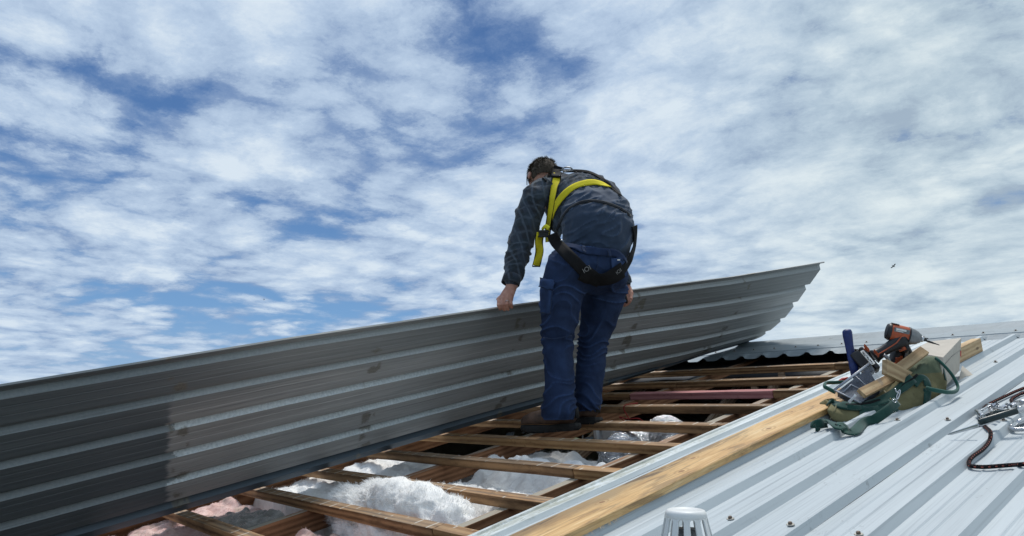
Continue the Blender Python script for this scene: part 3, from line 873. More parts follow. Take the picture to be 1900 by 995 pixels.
# ridge cap
mb = MB()
US = [-9.1 + i * 0.0208 for i in range(int(14.2 / 0.0208))]
def capring(u):
    right = sst(u, -2.0, -1.68) if u < 4 else 1
    ph = ((u + 1.133 + 0.012) / 0.1667) % 1.0; ph = abs(ph - 0.5) * 2      # 1 on a rib, 0 in a pan
    s = sst(ph, 0.45, 1.0)
    cre = lerp(4.93, 5.05, right); fl = lerp(0.095, 0.055, right)
    wob = 0.004 * fn((u * 2.2, 0, 5)) + 0.003 * fn((u * 9, 1, 5))
    lo = 0.027 * s + 0.004 * (1 - s)
    return [(cre - fl * (1 - 0.22 * s) + wob, lo - 0.004), (cre - fl * 0.45 + wob, 0.5 * lo + 0.014), (cre - 0.004 + wob, 0.0275 + wob * .3), (cre + wob, 0.0325 + wob * .3),
            (5.12, 0.034), (5.225, 0.0375 + wob * .3), (5.245, 0.043), (5.30, 0.058 + wob * .4), (5.335, 0.0625 + wob * .5), (5.375, 0.058 + wob * .4), (5.42, 0.030), (5.50, -0.006), (5.70, -0.10)]
rg = [capring(u) for u in US]
for j in range(len(rg[0]) - 1):
    vs, fs = [], []
    for i, u in enumerate(US):
        vs += [rf(u, *rg[i][j]), rf(u, *rg[i][j + 1])]
    for i in range(len(US) - 1): fs.append((2 * i, 2 * i + 2, 2 * i + 3, 2 * i + 1))
    mb.add(vs, fs, smooth=False)
cap = obj('ridge_cap', mb, M_CAP, house, solid=0.0008)
for k in range(-48, 36):
    e = -1.133 + 0.1667 * k
    if -8.9 < e < 4.9:
        screw(rf(e - .018, 5.04 if e < -1.8 else 5.10, .0345), cap)

# ------------------------------------------------------------------ the lifted sheet
ENDC = [(0, -3.243, .049), (.171, -3.09, .09), (.29, -2.99, .142), (.468, -2.852, .229), (.642, -2.729, .34), (.816, -2.613, .455), (.965, -2.493, .574), (1.0, -2.475, .60)]
SL = 0.93
def sheetpt(S, v):
    s = S / SL
    bu = table(v, [(-1, -3.63), (.5, -3.60), (2.84, -3.52), (4.3, -3.41), (4.9, -3.32), (5.35, -3.243)])
    bn = table(v, [(0, .006), (3.5, .006), (4.5, .022), (4.95, .045), (5.35, .052)])
    tu = table(v, [(0, -3.02), (2.0, -3.01), (2.8, -2.98), (3.6, -2.885), (4.5, -2.70), (5.35, -2.475)])
    tn = table(v, [(0, .695), (1.5, .69), (2.8, .667), (3.6, .64), (4.5, .61), (5.35, .60)])
    w = 0.12 + 0.88 * sst(v, 3.0, 5.2)
    eu = table(s, [(a, b) for a, b, c in ENDC]) - lerp(-3.243, -2.475, s)
    en = table(s, [(a, c) for a, b, c in ENDC]) - lerp(.049, .60, s)
    k = 0.007 * fn((v * 1.3, s * 2.2, 4)) * (0.3 + s) + 0.0022 * fn((v * 5, s * 9, 4))
    return lerp(bu, tu, s) + w * eu + k, lerp(bn, tn, s) + w * en
def sheet3(S, v, h):
    a = sheetpt(S, v); b0 = sheetpt(S - .01, v); b1 = sheetpt(S + .01, v)
    du, dn = b1[0] - b0[0], b1[1] - b0[1]; L = math.hypot(du, dn)
    return rf(a[0] - dn / L * h, v, a[1] + du / L * h)      # +h: away from the camera side
prof = [(0.0, 0.0, 0)]
for c in (.072, .236, .402, .568, .734, .898):
    if c > .1:
        p = prof[-1][0]; q = c - .026
        for f in (.33, .68):
            x = lerp(p, q, f); prof += [(x - .004, 0, 0), (x, .0012, 0), (x + .004, 0, 0)]
    prof += [(c - .029, 0, 0), (c - .0115, .024, 0.0 if c < .1 else 1), (c + .0115, .024, 0), (c + .022, 0, 0)]
prof += [(.930, -.002, 0), (.934, .006, 0)]
mb = MB(); wall = []
v0, v1, nv = -0.55, 5.35, 90
for (sa, ha, _), (sb, hb, wl) in zip(prof, prof[1:]):
    mb.grid(lambda a, b, sa=sa, ha=ha, sb=sb, hb=hb: sheet3(lerp(sa, sb, a), lerp(v0, v1, b), lerp(ha, hb, a)), 1, nv,
            lcf=lambda a, b, sa=sa, sb=sb: V((lerp(v0, v1, b), lerp(sa, sb, a), 0)), flip=True)
    wall += [float(wl)] * (2 * (nv + 1))
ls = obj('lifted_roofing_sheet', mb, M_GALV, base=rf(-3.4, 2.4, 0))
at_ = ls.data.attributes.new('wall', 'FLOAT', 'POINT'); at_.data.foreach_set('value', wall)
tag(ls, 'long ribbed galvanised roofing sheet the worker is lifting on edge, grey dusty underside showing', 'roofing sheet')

# ------------------------------------------------------------------ insulation
def batt(name, label, u0, u1, v0, v1, top, mat, amp=0.03, fs=6.0, seed=0, fib=0, fmat=None, flen=0.025, nu=70, nv=46, group=None, lumps=1.0):
    mb = MB()
    def top3(a, b):
        u, v = lerp(u0, u1, a), lerp(v0, v1, b)
        n = top(u, v)
        e = min(a, 1 - a) * 2; e2 = min(b, 1 - b) * 2
        n -= 0.05 * (1 - sst(e, 0, .18)) + 0.05 * (1 - sst(e2, 0, .2))
        k = noise.fractal(V((u * fs, v * fs, seed)), 0.9, 2.1, 5) * amp + amp * 0.7 * (1 - abs(noise.noise(V((u * fs * 1.7, v * fs * 1.7, seed + 9)))) * 2.2) * lumps
        jt = V((fn((u * 14, v * 14, seed + 3)), fn((u * 14, v * 14, seed + 4)), 0)) * amp * .5
        return rf(u, v, n + k) + jt
    def f(a, b):
        if a < .02 or a > .98 or b < .03 or b > .97:
            p = top3(min(max(a, .02), .98), min(max(b, .03), .97)); p.z = max(p.z - 0.42, -0.39); return p
        return top3(a, b)
    mb.grid(f, nu, nv)
    t = obj(name, mb, mat)
    tag(t, label, 'insulation', group)
    if fib:
        rr = random.Random(seed); fb = MB(); vs, fs_ = [], []
        for _ in range(fib // 2):
            a, b = rr.uniform(.04, .96), rr.uniform(.05, .95)
            p = top3(a, b); q1 = top3(a + .01, b); q2 = top3(a, b + .015)
            nn = (q1 - p).cross(q2 - p).normalized()
            if nn.z < 0: nn = -nn
            comb = V((fn(p, 5), fn(p + V((9, 0, 0)), 5), fn(p + V((0, 9, 0)), 5))) * 1.6
            dr = (nn * 0.9 + comb + V((rr.uniform(-1, 1), rr.uniform(-1, 1), rr.uniform(-.6, 1))) * 0.45).normalized()
            L = flen * rr.uniform(.5, 1.3); w = 0.0005
            sd_ = dr.orthogonal().normalized() * w
            bend = V((rr.uniform(-1, 1), rr.uniform(-1, 1), rr.uniform(-1.2, .4))) * L * .35
            o = len(vs); m = p + dr * L * .5 + bend * .3; e = p + dr * L + bend
            vs += [p - sd_ - nn * .004, p + sd_ - nn * .004, m + sd_ * .8, m - sd_ * .8, e]
            fs_ += [(o, o + 1, o + 2, o + 3), (o + 3, o + 2, o + 4)]
        fb.add(vs, fs_)
        obj('fibre', fb, fmat, t, kind='stuff')
    return t
batt('insulation_batt', 'pink glass wool batt, grey with dust, lowest left beside the lifted sheet', -3.925, -3.055, 0.75, 1.47,
     lambda u, v: -0.075 - 0.03 * sst(u, -3.5, -3.05), M_PINKWOOL, .034, 8, 3, 5000, M_PINKFIBRE, .012, 120, 90, group='pink glass wool batts', lumps=.45)
batt('insulation_batt', 'pink glass wool batt along the bottom edge of the picture under the lowest batten', -3.0, -2.13, 0.8, 1.46,
     lambda u, v: -0.105, M_PINKWOOL, .034, 9, 11, 5000, M_PINKFIBRE, .012, 120, 90, group='pink glass wool batts', lumps=.45)
batt('insulation_scrap', 'small torn scrap of pink glass wool at the foot of the fluffy white tuft', -2.75, -2.13, 1.47, 1.62,
     lambda u, v: -0.085, M_PINKWOOL, .026, 14, 21, 1500, M_PINKFIBRE, .012, 60, 40, lumps=.5)
batt('insulation_scrap', 'dusty grey scrap lying over the lower left pink batt', -3.60, -3.06, 1.18, 1.40,
     lambda u, v: -0.068 + 0.02 * sst(u, -3.5, -3.1), M_GREYWOOL, .02, 9, 27, 500, M_PINKFIBRE, .015, 40, 24)
batt('insulation_batt', 'white wool batt in the left bay just above the lowest batten', -3.925, -3.055, 1.52, 1.98,
     lambda u, v: -0.085, M_WHITEWOOL, .024, 9, 31, 4500, M_FIBRE, .012, group='white polyester batts')
batt('insulation_batt', 'white wool batt in the left bay further up, tucked against the sheet', -3.925, -3.055, 2.00, 2.62,
     lambda u, v: -0.100 - 0.05 * sst(v, 2.3, 2.6), M_WHITEWOOL, .026, 8, 37, 3500, M_FIBRE, .012, group='white polyester batts')
batt('insulation_batt', 'smooth white wool batt in the middle bay above the fluffy tuft', -3.0, -2.13, 1.80, 2.16,
     lambda u, v: -0.10 + 0.04 * sst(v, 1.82, 1.92) * (1 - sst(v, 1.97, 2.08)) - .02, M_WHITEWOOL, .030, 9, 41, 4500, M_FIBRE, .010, 110, 70, group='white polyester batts', lumps=.6)
batt('insulation_batt', 'greyish flat white wool batt behind the smooth one, in the same bay', -3.0, -2.13, 2.17, 2.45,
     lambda u, v: -0.15 + 0.08 * sst(v, 2.2, 2.42), M_WHITEWOOL, .022, 9, 47, 1800, M_FIBRE, .012, group='white polyester batts', lumps=.7)
batt('insulation_batt', 'rounded white wool batt beside the foil ducts, below the boot batten', -3.0, -2.45, 2.46, 2.78,
     lambda u, v: -0.13 - 0.05 * sst(u, -2.75, -2.45), M_WHITEWOOL, .028, 5, 53, 1000, M_FIBRE, .016, group='white polyester batts', lumps=.8)

# the big fluffy tuft: lobes of combed white fibre
mb = MB()
LOB = [(-2.92, 1.60, -0.075, .13, .085, .095), (-2.78, 1.64, -0.055, .14, .085, .09), (-2.58, 1.62, -0.03, .17, .10, .095), (-2.42, 1.63, -0.05, .15, .10, .10),
       (-2.27, 1.64, -0.09, .15, .11, .09), (-2.50, 1.53, -0.10, .16, .09, .08), (-2.70, 1.53, -0.11, .15, .08, .08)]
for u, v, n, a, b, c in LOB: mb.ball(rf(u, v, n), (a, b, c), 20, (PU, PV, PN))
me = remesh(mb, 0.010, 6)
displace(me, lambda p, n: 0.016 * noise.fractal(p * 9, 0.8, 2.1, 5) + 0.012 * ridge(p * 13) + .006 * ridge(V((p.x * 14, p.y * 14, p.z * 60))))
tree = BVHTree.FromPolygons([v.co.copy() for v in me.vertices], [tuple(p.vertices) for p in me.polygons])
vs0 = [(v.co.copy(), v.normal.copy()) for v in me.vertices]
tuft = mesh_obj('insulation_tuft', me, M_WHITEWOOL)
tag(tuft, 'fluffy white tuft of polyester wool bulging up between the two lowest battens', 'insulation')
rr = random.Random(5); vs, fs_ = [], []
for _ in range(26000):
    p, nn = rr.choice(vs0)
    p = p + V((rr.uniform(-1, 1), rr.uniform(-1, 1), rr.uniform(-1, 1))) * .006
    flow = V((-0.9, -0.5, 0.15)) if p.x < -2.74 else V((fn(p, 6), fn(p + V((7, 0, 0)), 6), fn(p, 4)))
    dr = (nn * .45 + flow * 1.1 + V((rr.uniform(-1, 1), rr.uniform(-1, 1), rr.uniform(-1, 1))) * .4).normalized()
    L = (.010 if p.x > -2.74 else .020) * rr.uniform(.4, 1.3); sd_ = dr.orthogonal().normalized() * .0006
    bend = V((rr.uniform(-1, 1), rr.uniform(-1, 1), rr.uniform(-1, .2))) * L * .3
    o = len(vs); m = p + dr * L * .5 + bend * .3; e = p + dr * L + bend
    vs += [p - sd_ - nn * .004, p + sd_ - nn * .004, m + sd_ * .8, m - sd_ * .8, e]
    fs_ += [(o, o + 1, o + 2, o + 3), (o + 3, o + 2, o + 4)]
fb = MB(); fb.add(vs, fs_); obj('fibre', fb, M_FIBRE, tuft, kind='stuff')

# ------------------------------------------------------------------ ducts and fan in the roof space
def duct(label, pts, r, seed):
    pts = spline(pts, 14); run = 0; P, Rr = [], []
    for i, p in enumerate(pts):
        P.append(p)
    # resample finely for the corrugations
    fine = []
    for a, b in zip(P, P[1:]):
        for k in range(3): fine.append(a.lerp(b, k / 3))
    fine.append(P[-1]); Rr = []
    for i, p in enumerate(fine):
        if i: run += (fine[i] - fine[i - 1]).length
        Rr.append(r * (1 + 0.13 * math.sin(run / 0.042 * 2 * pi)))
    mb = MB(); mb.tube(fine, Rr, 28)
    me = bpy.data.meshes.new('foil_duct'); me.from_pydata([tuple(p) for p in mb.v], [], mb.f)
    me.polygons.foreach_set('use_smooth', [True] * len(me.polygons)); me.update()
    displace(me, lambda p, n: 0.006 * fn(p + V((seed, 0, 0)), 45) + .003 * fn(p, 110))
    o = mesh_obj('foil_duct', me, M_FOIL); tag(o, label, 'duct', 'foil air ducts in the roof space'); return o
duct('crinkled silver foil duct, the nearer one, by the white wool below the boot batten', [rf(-2.60, 3.25, -.28), rf(-2.54, 3.05, -.17), rf(-2.44, 2.80, -.13), rf(-2.36, 2.66, -.22), rf(-2.3, 2.55, -.40)], .085, 1)
duct('crinkled silver foil duct further back, right of the white fan', [rf(-2.55, 3.24, -.17), rf(-2.44, 3.17, -.125), rf(-2.33, 3.08, -.135), rf(-2.24, 2.98, -.24), rf(-2.2, 2.9, -.40)], .088, 5)
fan = thing('duct_fan', 'white plastic inline fan with black collar among the foil ducts', 'fan', rf(-2.86, 3.3, -.36))
mb = MB(); mb.cyl(rf(-2.96, 3.30, -.20), rf(-2.78, 3.27, -.18), .105, .098, 32, 0, True)
for k in range(5): mb.box(rf(-2.93 + .016 * k, 3.22, -.105), PU * .005, PV * .012, PN * .02)
obj('housing', mb, M_FANWH, fan, bevel=.002)
mb = MB(); mb.box(rf(-2.86, 3.20, -.22), PU * .045, PV * .012, PN * .10); mb.box(rf(-2.95, 3.19, -.16), PU * .012, PV * .015, PN * .09)
obj('terminal_box', mb, M_FANWH, fan, bevel=.004)
mb = MB(); mb.cyl(rf(-2.78, 3.27, -.18), rf(-2.64, 3.22, -.175), .082, .086, 28, 0, True); obj('collar', mb, M_SOLE, fan)
mb = MB(); mb.tube(spline([rf(-3.02, 3.12, -.22), rf(-3.05, 3.2, -.12), rf(-2.98, 3.28, -.08), rf(-2.92, 3.2, -.06)], 8), .004, 6); obj('cable', mb, M_LABEL, fan)

# red cord tied round a batten
mb = MB()
mb.tube(spline([rf(-2.735, 3.34, .004), rf(-2.77, 3.27, .006), rf(-2.775, 3.262, -.02), rf(-2.76, 3.26, -.045), rf(-2.74, 3.25, -.07)], 6), .0028, 6)
mb.tube(spline([rf(-2.80, 3.24, -.052), rf(-2.74, 3.24, -.064), rf(-2.66, 3.24, -.062), rf(-2.60, 3.23, -.095)], 6), .003, 6)
mb.tube(spline([rf(-2.80, 3.24, -.056), rf(-2.72, 3.22, -.085), rf(-2.62, 3.22, -.10), rf(-2.58, 3.22, -.125)], 6), .003, 6)
tag(obj('red_cord', mb, M_CORD), 'thin red cord knotted round a batten right of the boots', 'cord')
# a little wisp hanging from a batten
mb = MB()
for k in range(14):
    a = random.uniform(-.012, .012); mb.tube(spline([rf(-3.02 + a, 2.14, -.045), rf(-3.03 + a * .6, 2.13, -.07), rf(-3.02 + a * .2, 2.12, -.105)], 3), .0012, 4)
tag(obj('wool_wisp', mb, M_FIBRE), 'thin white wisp of wool hanging below a batten above the fluffy tuft', 'insulation')

# ------------------------------------------------------------------ plank on the roof
mb = MB()
NS = 40; vs, lc, fs = [], [], []
pl, pr = -1.612, -1.458
for i in range(NS + 1):
    v = lerp(0.55, 3.40, i / NS)
    rough_ = 0.010 * sst(v, 1.75, 1.45) * abs(fn((v * 30, 0, 0)))
    for u, n in ((pl, .0275), (pl, .048), (pl + .003, .051), (pr - .003, .051), (pr, .048), (pr, .0275 - rough_ * 0.0 + .0)):
        q = rf(u + 0.001 * fn((v * 6, u, 2)), v, n + 0.0012 * fn((v * 3, u * 4, 8)) - (rough_ if (u == pr and n < .03) else 0))
        vs.append(q); lc.append(V((v - 0.9, (u - pl) / (pr - pl) * .15, n)))
for i in range(NS):
    for k in range(6):
        a = i * 6 + k; b = i * 6 + (k + 1) % 6; fs.append((b, a, a + 6, b + 6))
fs += [(0, 1, 2, 3, 4, 5), tuple(NS * 6 + k for k in (5, 4, 3, 2, 1, 0))]
mb.add(vs, fs, lc)
# torn fibres along the lower edge near the camera
rr = random.Random(3)
for k in range(160):
    v = 1.15 + rr.random() ** 1.5 * 0.55
    p = rf(pr + .0005, v, .028); dr = V((rr.uniform(.1, .6), rr.uniform(-1, .6), rr.uniform(-1, -.2))).normalized(); L = rr.uniform(.004, .016)
    w = PV * .0008
    mb.add([p - w, p + w, p + dr * L], [(0, 1, 2)], [V((v, .1, .03))] * 3)
tag(obj('plank', mb, M_PLANK, base=rf(-1.53, 2.0, .0275)), 'long yellow pine plank lying up the roof beside the opening', 'plank')
# ------------------------------------------------------------------ the worker
SIDE = V((0.647, 0.762, 0.0))                   # his right, roughly
FACE = V((-0.80, 0.60, 0.0))
UPZ = V((0, 0, 1))
worker = thing('person', 'roofer in navy plaid shirt and yellow harness bending over the lifted sheet', 'person', rf(-2.76, 2.78, 0))

Lank, Lkne, Lhip = at(1037, 770, 3.67), at(1034, 630, 3.76), at(1052, 500, 3.74)
Rank, Rkne, Rhip = at(1090, 752, 3.81), at(1102, 630, 3.96), at(1122, 505, 3.93)
PEL = at(1092, 478, 3.80)

# --- skin: one continuous body under the clothes, head, hands
mb = MB()
mb.limb([at(1094, 490, 3.86), at(1104, 446, 3.89), at(1102, 412, 3.97), at(1084, 384, 4.08), at(1054, 368, 4.20)], [(.16, .105), (.150, .10), (.15, .10), (.155, .10), (.14, .085)], SIDE)
for a, b, c, sgn in ((Lhip, Lkne, Lank, -1), (Rhip, Rkne, Rank, 1)):
    c = c + UPZ * .05
    mb.limb([a, a.lerp(b, .5), b, b.lerp(c, .35), c], [.085, .078, .058, .055, .034], SIDE)
NECK0, HEAD = at(1040, 352, 4.24), at(1006, 331, 4.30)
mb.limb([NECK0, NECK0.lerp(HEAD, .6)], [.062, .058], SIDE, 16)
hf = (FACE * 0.72 + SIDE * -0.30 + UPZ * -0.62).normalized()      # where he looks: down and away
hs = (SIDE - hf * SIDE.dot(hf)).normalized(); hu = hs.cross(hf)
if hu.z < 0: hu = -hu
hd = lambda f, s, u: HEAD + hf * f + hs * s + hu * u
mb.ball(hd(0, 0, .012), (.078, .098, .098), 24, (hs, hf, hu))
mb.ball(hd(.045, 0, -.055), (.056, .055, .060), 20, (hs, hf, hu))   # jaw
mb.ball(hd(.078, 0, -.088), (.026, .022, .022), 14, (hs, hf, hu))   # chin
mb.tube([hd(.090, 0, .012), hd(.105, 0, -.015), hd(.113, 0, -.032)], [.010, .012, .016], 10)  # nose
for sg in (-1, 1):
    mb.ball(hd(-.002, sg * .082, -.012), (.010, .020, .032), 12, (hs, hf, hu))   # ears
    mb.ball(hd(.078, sg * .030, .026), (.022, .014, .010), 10, (hs, hf, hu))     # brows
    mb.ball(hd(.070, sg * .042, -.025), (.022, .022, .020), 10, (hs, hf, hu))    # cheeks
mb.tube([hd(.094, -.022, -.058), hd(.100, 0, -.056), hd(.094, .022, -.058)], [.005, .008, .005], 8)  # lips
# arms
LSH, LEL, LWR = at(992, 368, 4.05), at(963, 458, 3.98), at(949, 533, 3.86)
RSH, REL, RWR = at(1106, 362, 4.26), at(1132, 455, 4.42), at(1160, 530, 4.42)
mb.limb([at(1040, 362, 4.16), LSH], [.075, .06], UPZ); mb.limb([at(1070, 362, 4.18), RSH], [.075, .06], UPZ)
for s_, e_, w_ in ((LSH, LEL, LWR), (RSH, REL, RWR)):
    mb.limb([s_, s_.lerp(e_, .5), e_, e_.lerp(w_, .3), w_], [.052, .047, .040, .042, (.031, .024)], SIDE)

def hand(wr, knuckles, tips, dn_back, thumb, dep_edge, palm_r=.021):
    """wr: wrist; knuckles: four (px,py,depth); tips: middle joint and tip of each finger"""
    kc = sum((k for k in knuckles), V((0, 0, 0))) / 4
    # palm as four merging rays plus a pad
    for k in knuckles:
        mb.limb([wr.lerp(k, .05), wr.lerp(k, .55), k], [.017, .0165, .0125], SIDE, 12)
    mb.limb([wr, wr.lerp(kc, .5), kc], [(.030, .021), (.036, .017), (.036, .014)], (knuckles[3] - knuckles[0]), 16)
    for k, (m, t), r in zip(knuckles, tips, (.0098, .0104, .0098, .0086)):
        mb.tube([k, k.lerp(m, .5), m, m.lerp(t, .5), t, t + (t - m).normalized() * r * .8], [r * 1.1, r, r * 1.04, r * .95, r * .85, r * .35], 10)
    mb.tube([wr.lerp(knuckles[0], .35), thumb[0], thumb[1], thumb[1] + (thumb[1] - thumb[0]).normalized() * .006], [.016, .0125, .0105, .004], 10)
# left hand: knuckles above the edge, fingers hooked over the near side, ring finger third from the left
dk = 3.83
LK = [at(926, 557, dk), at(933, 554, dk - .012), at(941, 554, dk - .014), at(948, 557, dk - .008)]
LT = [(at(924.5, 566, dk - .030), at(928.5, 574.5, dk - .012)), (at(932, 566, dk - .042), at(936, 576, dk - .020)),
      (at(941, 565, dk - .042), at(943, 575, dk - .020)), (at(948.5, 564, dk - .032), at(950, 571.5, dk - .014))]
hand(LWR, LK, LT, None, (at(924, 556, dk + .035), at(932, 568, dk + .050)), dk)
dk = 4.36
RK = [at(1157, 552, dk + .02), at(1164, 549, dk), at(1169.5, 549, dk - .01), at(1172, 545, dk - .005)][::-1]
RT = [(at(1171, 555, dk - .035), at(1166, 562, dk - .028)), (at(1169, 559, dk - .040), at(1163.5, 566, dk - .030)),
      (at(1164.5, 561, dk - .036), at(1159.5, 568, dk - .028)), (at(1159, 562, dk - .025), at(1156, 568, dk - .02))]
hand(RWR, RK, RT, None, (at(1160, 546, dk + .05), at(1158, 556, dk + .06)), dk)
me = remesh(mb, 0.0042, 3, .4)
displace(me, lambda p, n: 0.0012 * fn(p, 60))
body = mesh_obj('body', me, M_SKIN, worker)
for sg in (-1, 1):
    mb = MB(); mb.ball(hd(.084, sg * .030, .004), (.0125, .0125, .0125), 12); mb.ball(hd(.0945, sg * .030, .004), (.004, .003, .004), 8, (hs, hf, hu), 1)
    obj('eye', mb, [M_EYE, M_BLACK], worker)
# wedding ring
mb = MB(); rc = LK[2].lerp(LT[2][0], .62)
t = (LT[2][0] - LK[2]).normalized(); x = t.orthogonal().normalized(); y = t.cross(x)
mb.tube([rc + (x * cos(a) + y * sin(a)) * .0112 for a in [2 * pi * k / 16 for k in range(17)]], .0016, 6)
obj('ring', mb, M_STEEL, worker)
# hair: a cap with short tufts
mb = MB(); mb.ball(hd(-.010, 0, .020), (.083, .100, .100), 24, (hs, hf, hu))
me = remesh(mb, .006, 2)
bm_ = bmesh.new(); bm_.from_mesh(me)
bmesh.ops.delete(bm_, geom=[v for v in bm_.verts if (v.co - HEAD).dot(hf) > .055 - .25 * max(0, (v.co - HEAD).dot(hu)) * 0 and (v.co - HEAD).dot(hu) < .085 or (v.co - HEAD).dot(hu) < -.055], context='VERTS')
bm_.to_mesh(me); bm_.free()
displace(me, lambda p, n: .002 * fn(p, 40) + .001)
HV = [(v.co.copy(), v.normal.copy()) for v in me.vertices]
hair = mesh_obj('hair', me, M_HAIR, worker)
rr = random.Random(2); vs, fs = [], []
for _ in range(9000):
    p, nn = rr.choice(HV)
    p = p + V((rr.uniform(-1, 1), rr.uniform(-1, 1), rr.uniform(-1, 1))) * .003
    top = max(0, (p - HEAD).dot(hu)) / .1
    dr = (nn * (.5 + .5 * top) + hf * (.55 * top) - hu * (.6 * (1 - top)) + V((fn(p, 40), fn(p + V((3, 0, 0)), 40), fn(p + V((0, 3, 0)), 40))) * .9).normalized()
    L = (.010 + .022 * top ** 1.5) * rr.uniform(.6, 1.2); s_ = dr.orthogonal().normalized() * .0007
    o = len(vs); vs += [p - s_, p + s_, p + dr * L * .6 + s_ * .7, p + dr * L * .6 - s_ * .7, p + dr * L + V((0, 0, -.1)) * L]
    fs += [(o, o + 1, o + 2, o + 3), (o + 3, o + 2, o + 4)]
fb = MB(); fb.add(vs, fs); obj('strand', fb, M_HAIR, hair, kind='stuff')
# safety glasses: temple arm and lenses
gl = MB()
for sg in (-1, 1):
    gl.tube([hd(-.020, sg * .088, .006), hd(.03, sg * .086, .010), hd(.080, sg * .066, .010)], .0028, 6)
    gl.box(hd(.100, sg * .034, .002), hs * .026, hf * .0015, hu * .019)
gl.tube([hd(.102, -.010, .008), hd(.108, 0, .010), hd(.102, .010, .008)], .0025, 6)
obj('glasses', gl, M_BLACK, worker, bevel=.001)

# --- trousers
mb = MB()
mb.ball(at(1091, 487, 3.80), (.215, .165, .165), 28, (SIDE, FACE, UPZ))
mb.ball(at(1062, 496, 3.73), (.125, .13, .125), 24, (SIDE, FACE, UPZ))
mb.ball(at(1123, 500, 3.84), (.135, .14, .135), 24, (SIDE, FACE, UPZ))
mb.limb([at(1094, 490, 3.84), at(1104, 462, 3.84), at(1108, 444, 3.86)], [(.205, .16), (.192, .155), (.180, .15)], SIDE, 28)
mb.limb([at(1050, 500, 3.75), at(1046, 530, 3.75), at(1040, 565, 3.76), at(1037, 600, 3.77), at(1034, 632, 3.77), at(1035, 665, 3.74), at(1037, 700, 3.71), at(1037, 740, 3.66), at(1037, 766, 3.645)],
        [(.115, .125), (.118, .125), (.108, .115), (.093, .098), (.080, .085), (.078, .083), (.078, .084), (.078, .083), (.083, .088)], SIDE, 28)
mb.limb([at(1124, 500, 3.92), at(1124, 535, 3.93), at(1118, 565, 3.95), at(1108, 600, 3.97), at(1101, 632, 3.97), at(1098, 665, 3.94), at(1095, 700, 3.89), at(1091, 730, 3.85), at(1090, 750, 3.82)],
        [(.125, .125), (.122, .125), (.112, .118), (.096, .10), (.083, .088), (.078, .085), (.074, .082), (.068, .078), (.068, .080)], SIDE, 28)
me = remesh(mb, 0.0062, 4)
kl, kr = Lkne, Rkne
def wr_leg(p, n):
    near = max(math.exp(-((p.z - kl.z - .03) / .09) ** 2), 0.9 * math.exp(-((p.z - Lank.z - .05) / .09) ** 2), .7 * math.exp(-((p.z - Lhip.z + .12) / .10) ** 2))
    q = V((p.x * 5 + p.z * 3, p.y * 5, p.z * 17 + 2.6 * fn(p, 5)))
    q2 = V((p.x * 9, p.y * 9, p.z * 9 + p.x * 16))
    w = (0.005 + 0.010 * near) * (ridge(q) ** 2 if ridge(q) > 0 else 0) + 0.0022 * ridge(q2) + .0012 * ridge(p * 30)
    cr = .022 * math.exp(-((p.z - kl.z) / .05) ** 2) * 0
    return w - .006 + 0.010 * fn(p, 4)
displace(me, wr_leg)
bm_ = bmesh.new(); bm_.from_mesh(me)
wa = (at(1104, 430, 3.92) - at(1092, 490, 3.80)).normalized(); wp = at(1098, 452, 3.645)
hemL, hemR = at(1037, 780, 3.67).z, at(1090, 765, 3.86).z
midx = (Lank + Rank) / 2
def cutt(p):
    if (p - wp).dot(wa) > 0: return True
    right = (p - midx).dot(Rank - Lank) > 0
    return p.z < (hemR if right else hemL) + .004 * fn(p, 12)
bmesh.ops.delete(bm_, geom=[v for v in bm_.verts if cutt(v.co)], context='VERTS')
bm_.to_mesh(me); bm_.free()
trousers = mesh_obj('trousers', me, M_DENIM, worker)
m = trousers.modifiers.new('s', 'SOLIDIFY'); m.thickness = .006; m.offset = -1
TRB = BVHTree.FromPolygons([v.co + wloc(trousers) for v in me.vertices], [tuple(p.vertices) for p in me.polygons])

def onsurf(bvh, p, off=.004):
    q, n, i, d_ = bvh.find_nearest(p)
    return q + n * off, n
def patch(name, bvh, corners, nu, nv, th, mat, parent, lift=.004):
    """cloth patch laid on a surface: corners = four sighted points (tl, tr, br, bl)"""
    mb = MB(); g = []
    cs = [V((c[0], c[1], 0)) for c in corners]; last = None
    for j in range(nv + 1):
        row = []
        for i in range(nu + 1):
            a, b = i / nu, j / nv
            p = cs[0].lerp(cs[1], a).lerp(cs[3].lerp(cs[2], a), b)
            r = (CR * ((p.x - 950.0) / FX) - CU * ((p.y - 497.5) / FX) - CB).normalized()
            q, n, k_, d_ = bvh.ray_cast(CAM, r)
            if q is None: q, n, k_, d_ = bvh.find_nearest(at(p.x, p.y, 3.72))
            n = (n * .6 + CB * .5).normalized()
            e = min(a, 1 - a, b, 1 - b) * 2
            row.append((q + n * (lift + th * (.45 + .55 * sst(e, 0, .25)) + .003 * fn(q, 40)), q - n * .012))
        g.append(row)
    for _ in range(2):
        h = [[(r[i][0].copy(), r[i][1]) for i in range(nu + 1)] for r in g]
        for j in range(1, nv):
            for i in range(1, nu):
                g[j][i] = ((h[j][i][0] * 2 + h[j - 1][i][0] + h[j + 1][i][0] + h[j][i - 1][0] + h[j][i + 1][0]) / 6, h[j][i][1])
    top = [p[0] for r in g for p in r]; bot = [p[1] for r in g for p in r]
    W = nu + 1; fs = []
    for j in range(nv):
        for i in range(nu):
            a = j * W + i; fs.append((a, a + 1, a + W + 1, a + W)[::-1])
    mb.add(top, fs, smooth=True)
    per = [i for i in range(W)] + [j * W + nu for j in range(1, nv + 1)] + [nv * W + i for i in range(nu - 1, -1, -1)] + [j * W for j in range(nv - 1, 0, -1)]
    n_ = len(per); mb.add([top[k] for k in per] + [bot[k] for k in per], [(k, (k + 1) % n_, (k + 1) % n_ + n_, k + n_) for k in range(n_)])
    return obj(name, mb, mat, parent)
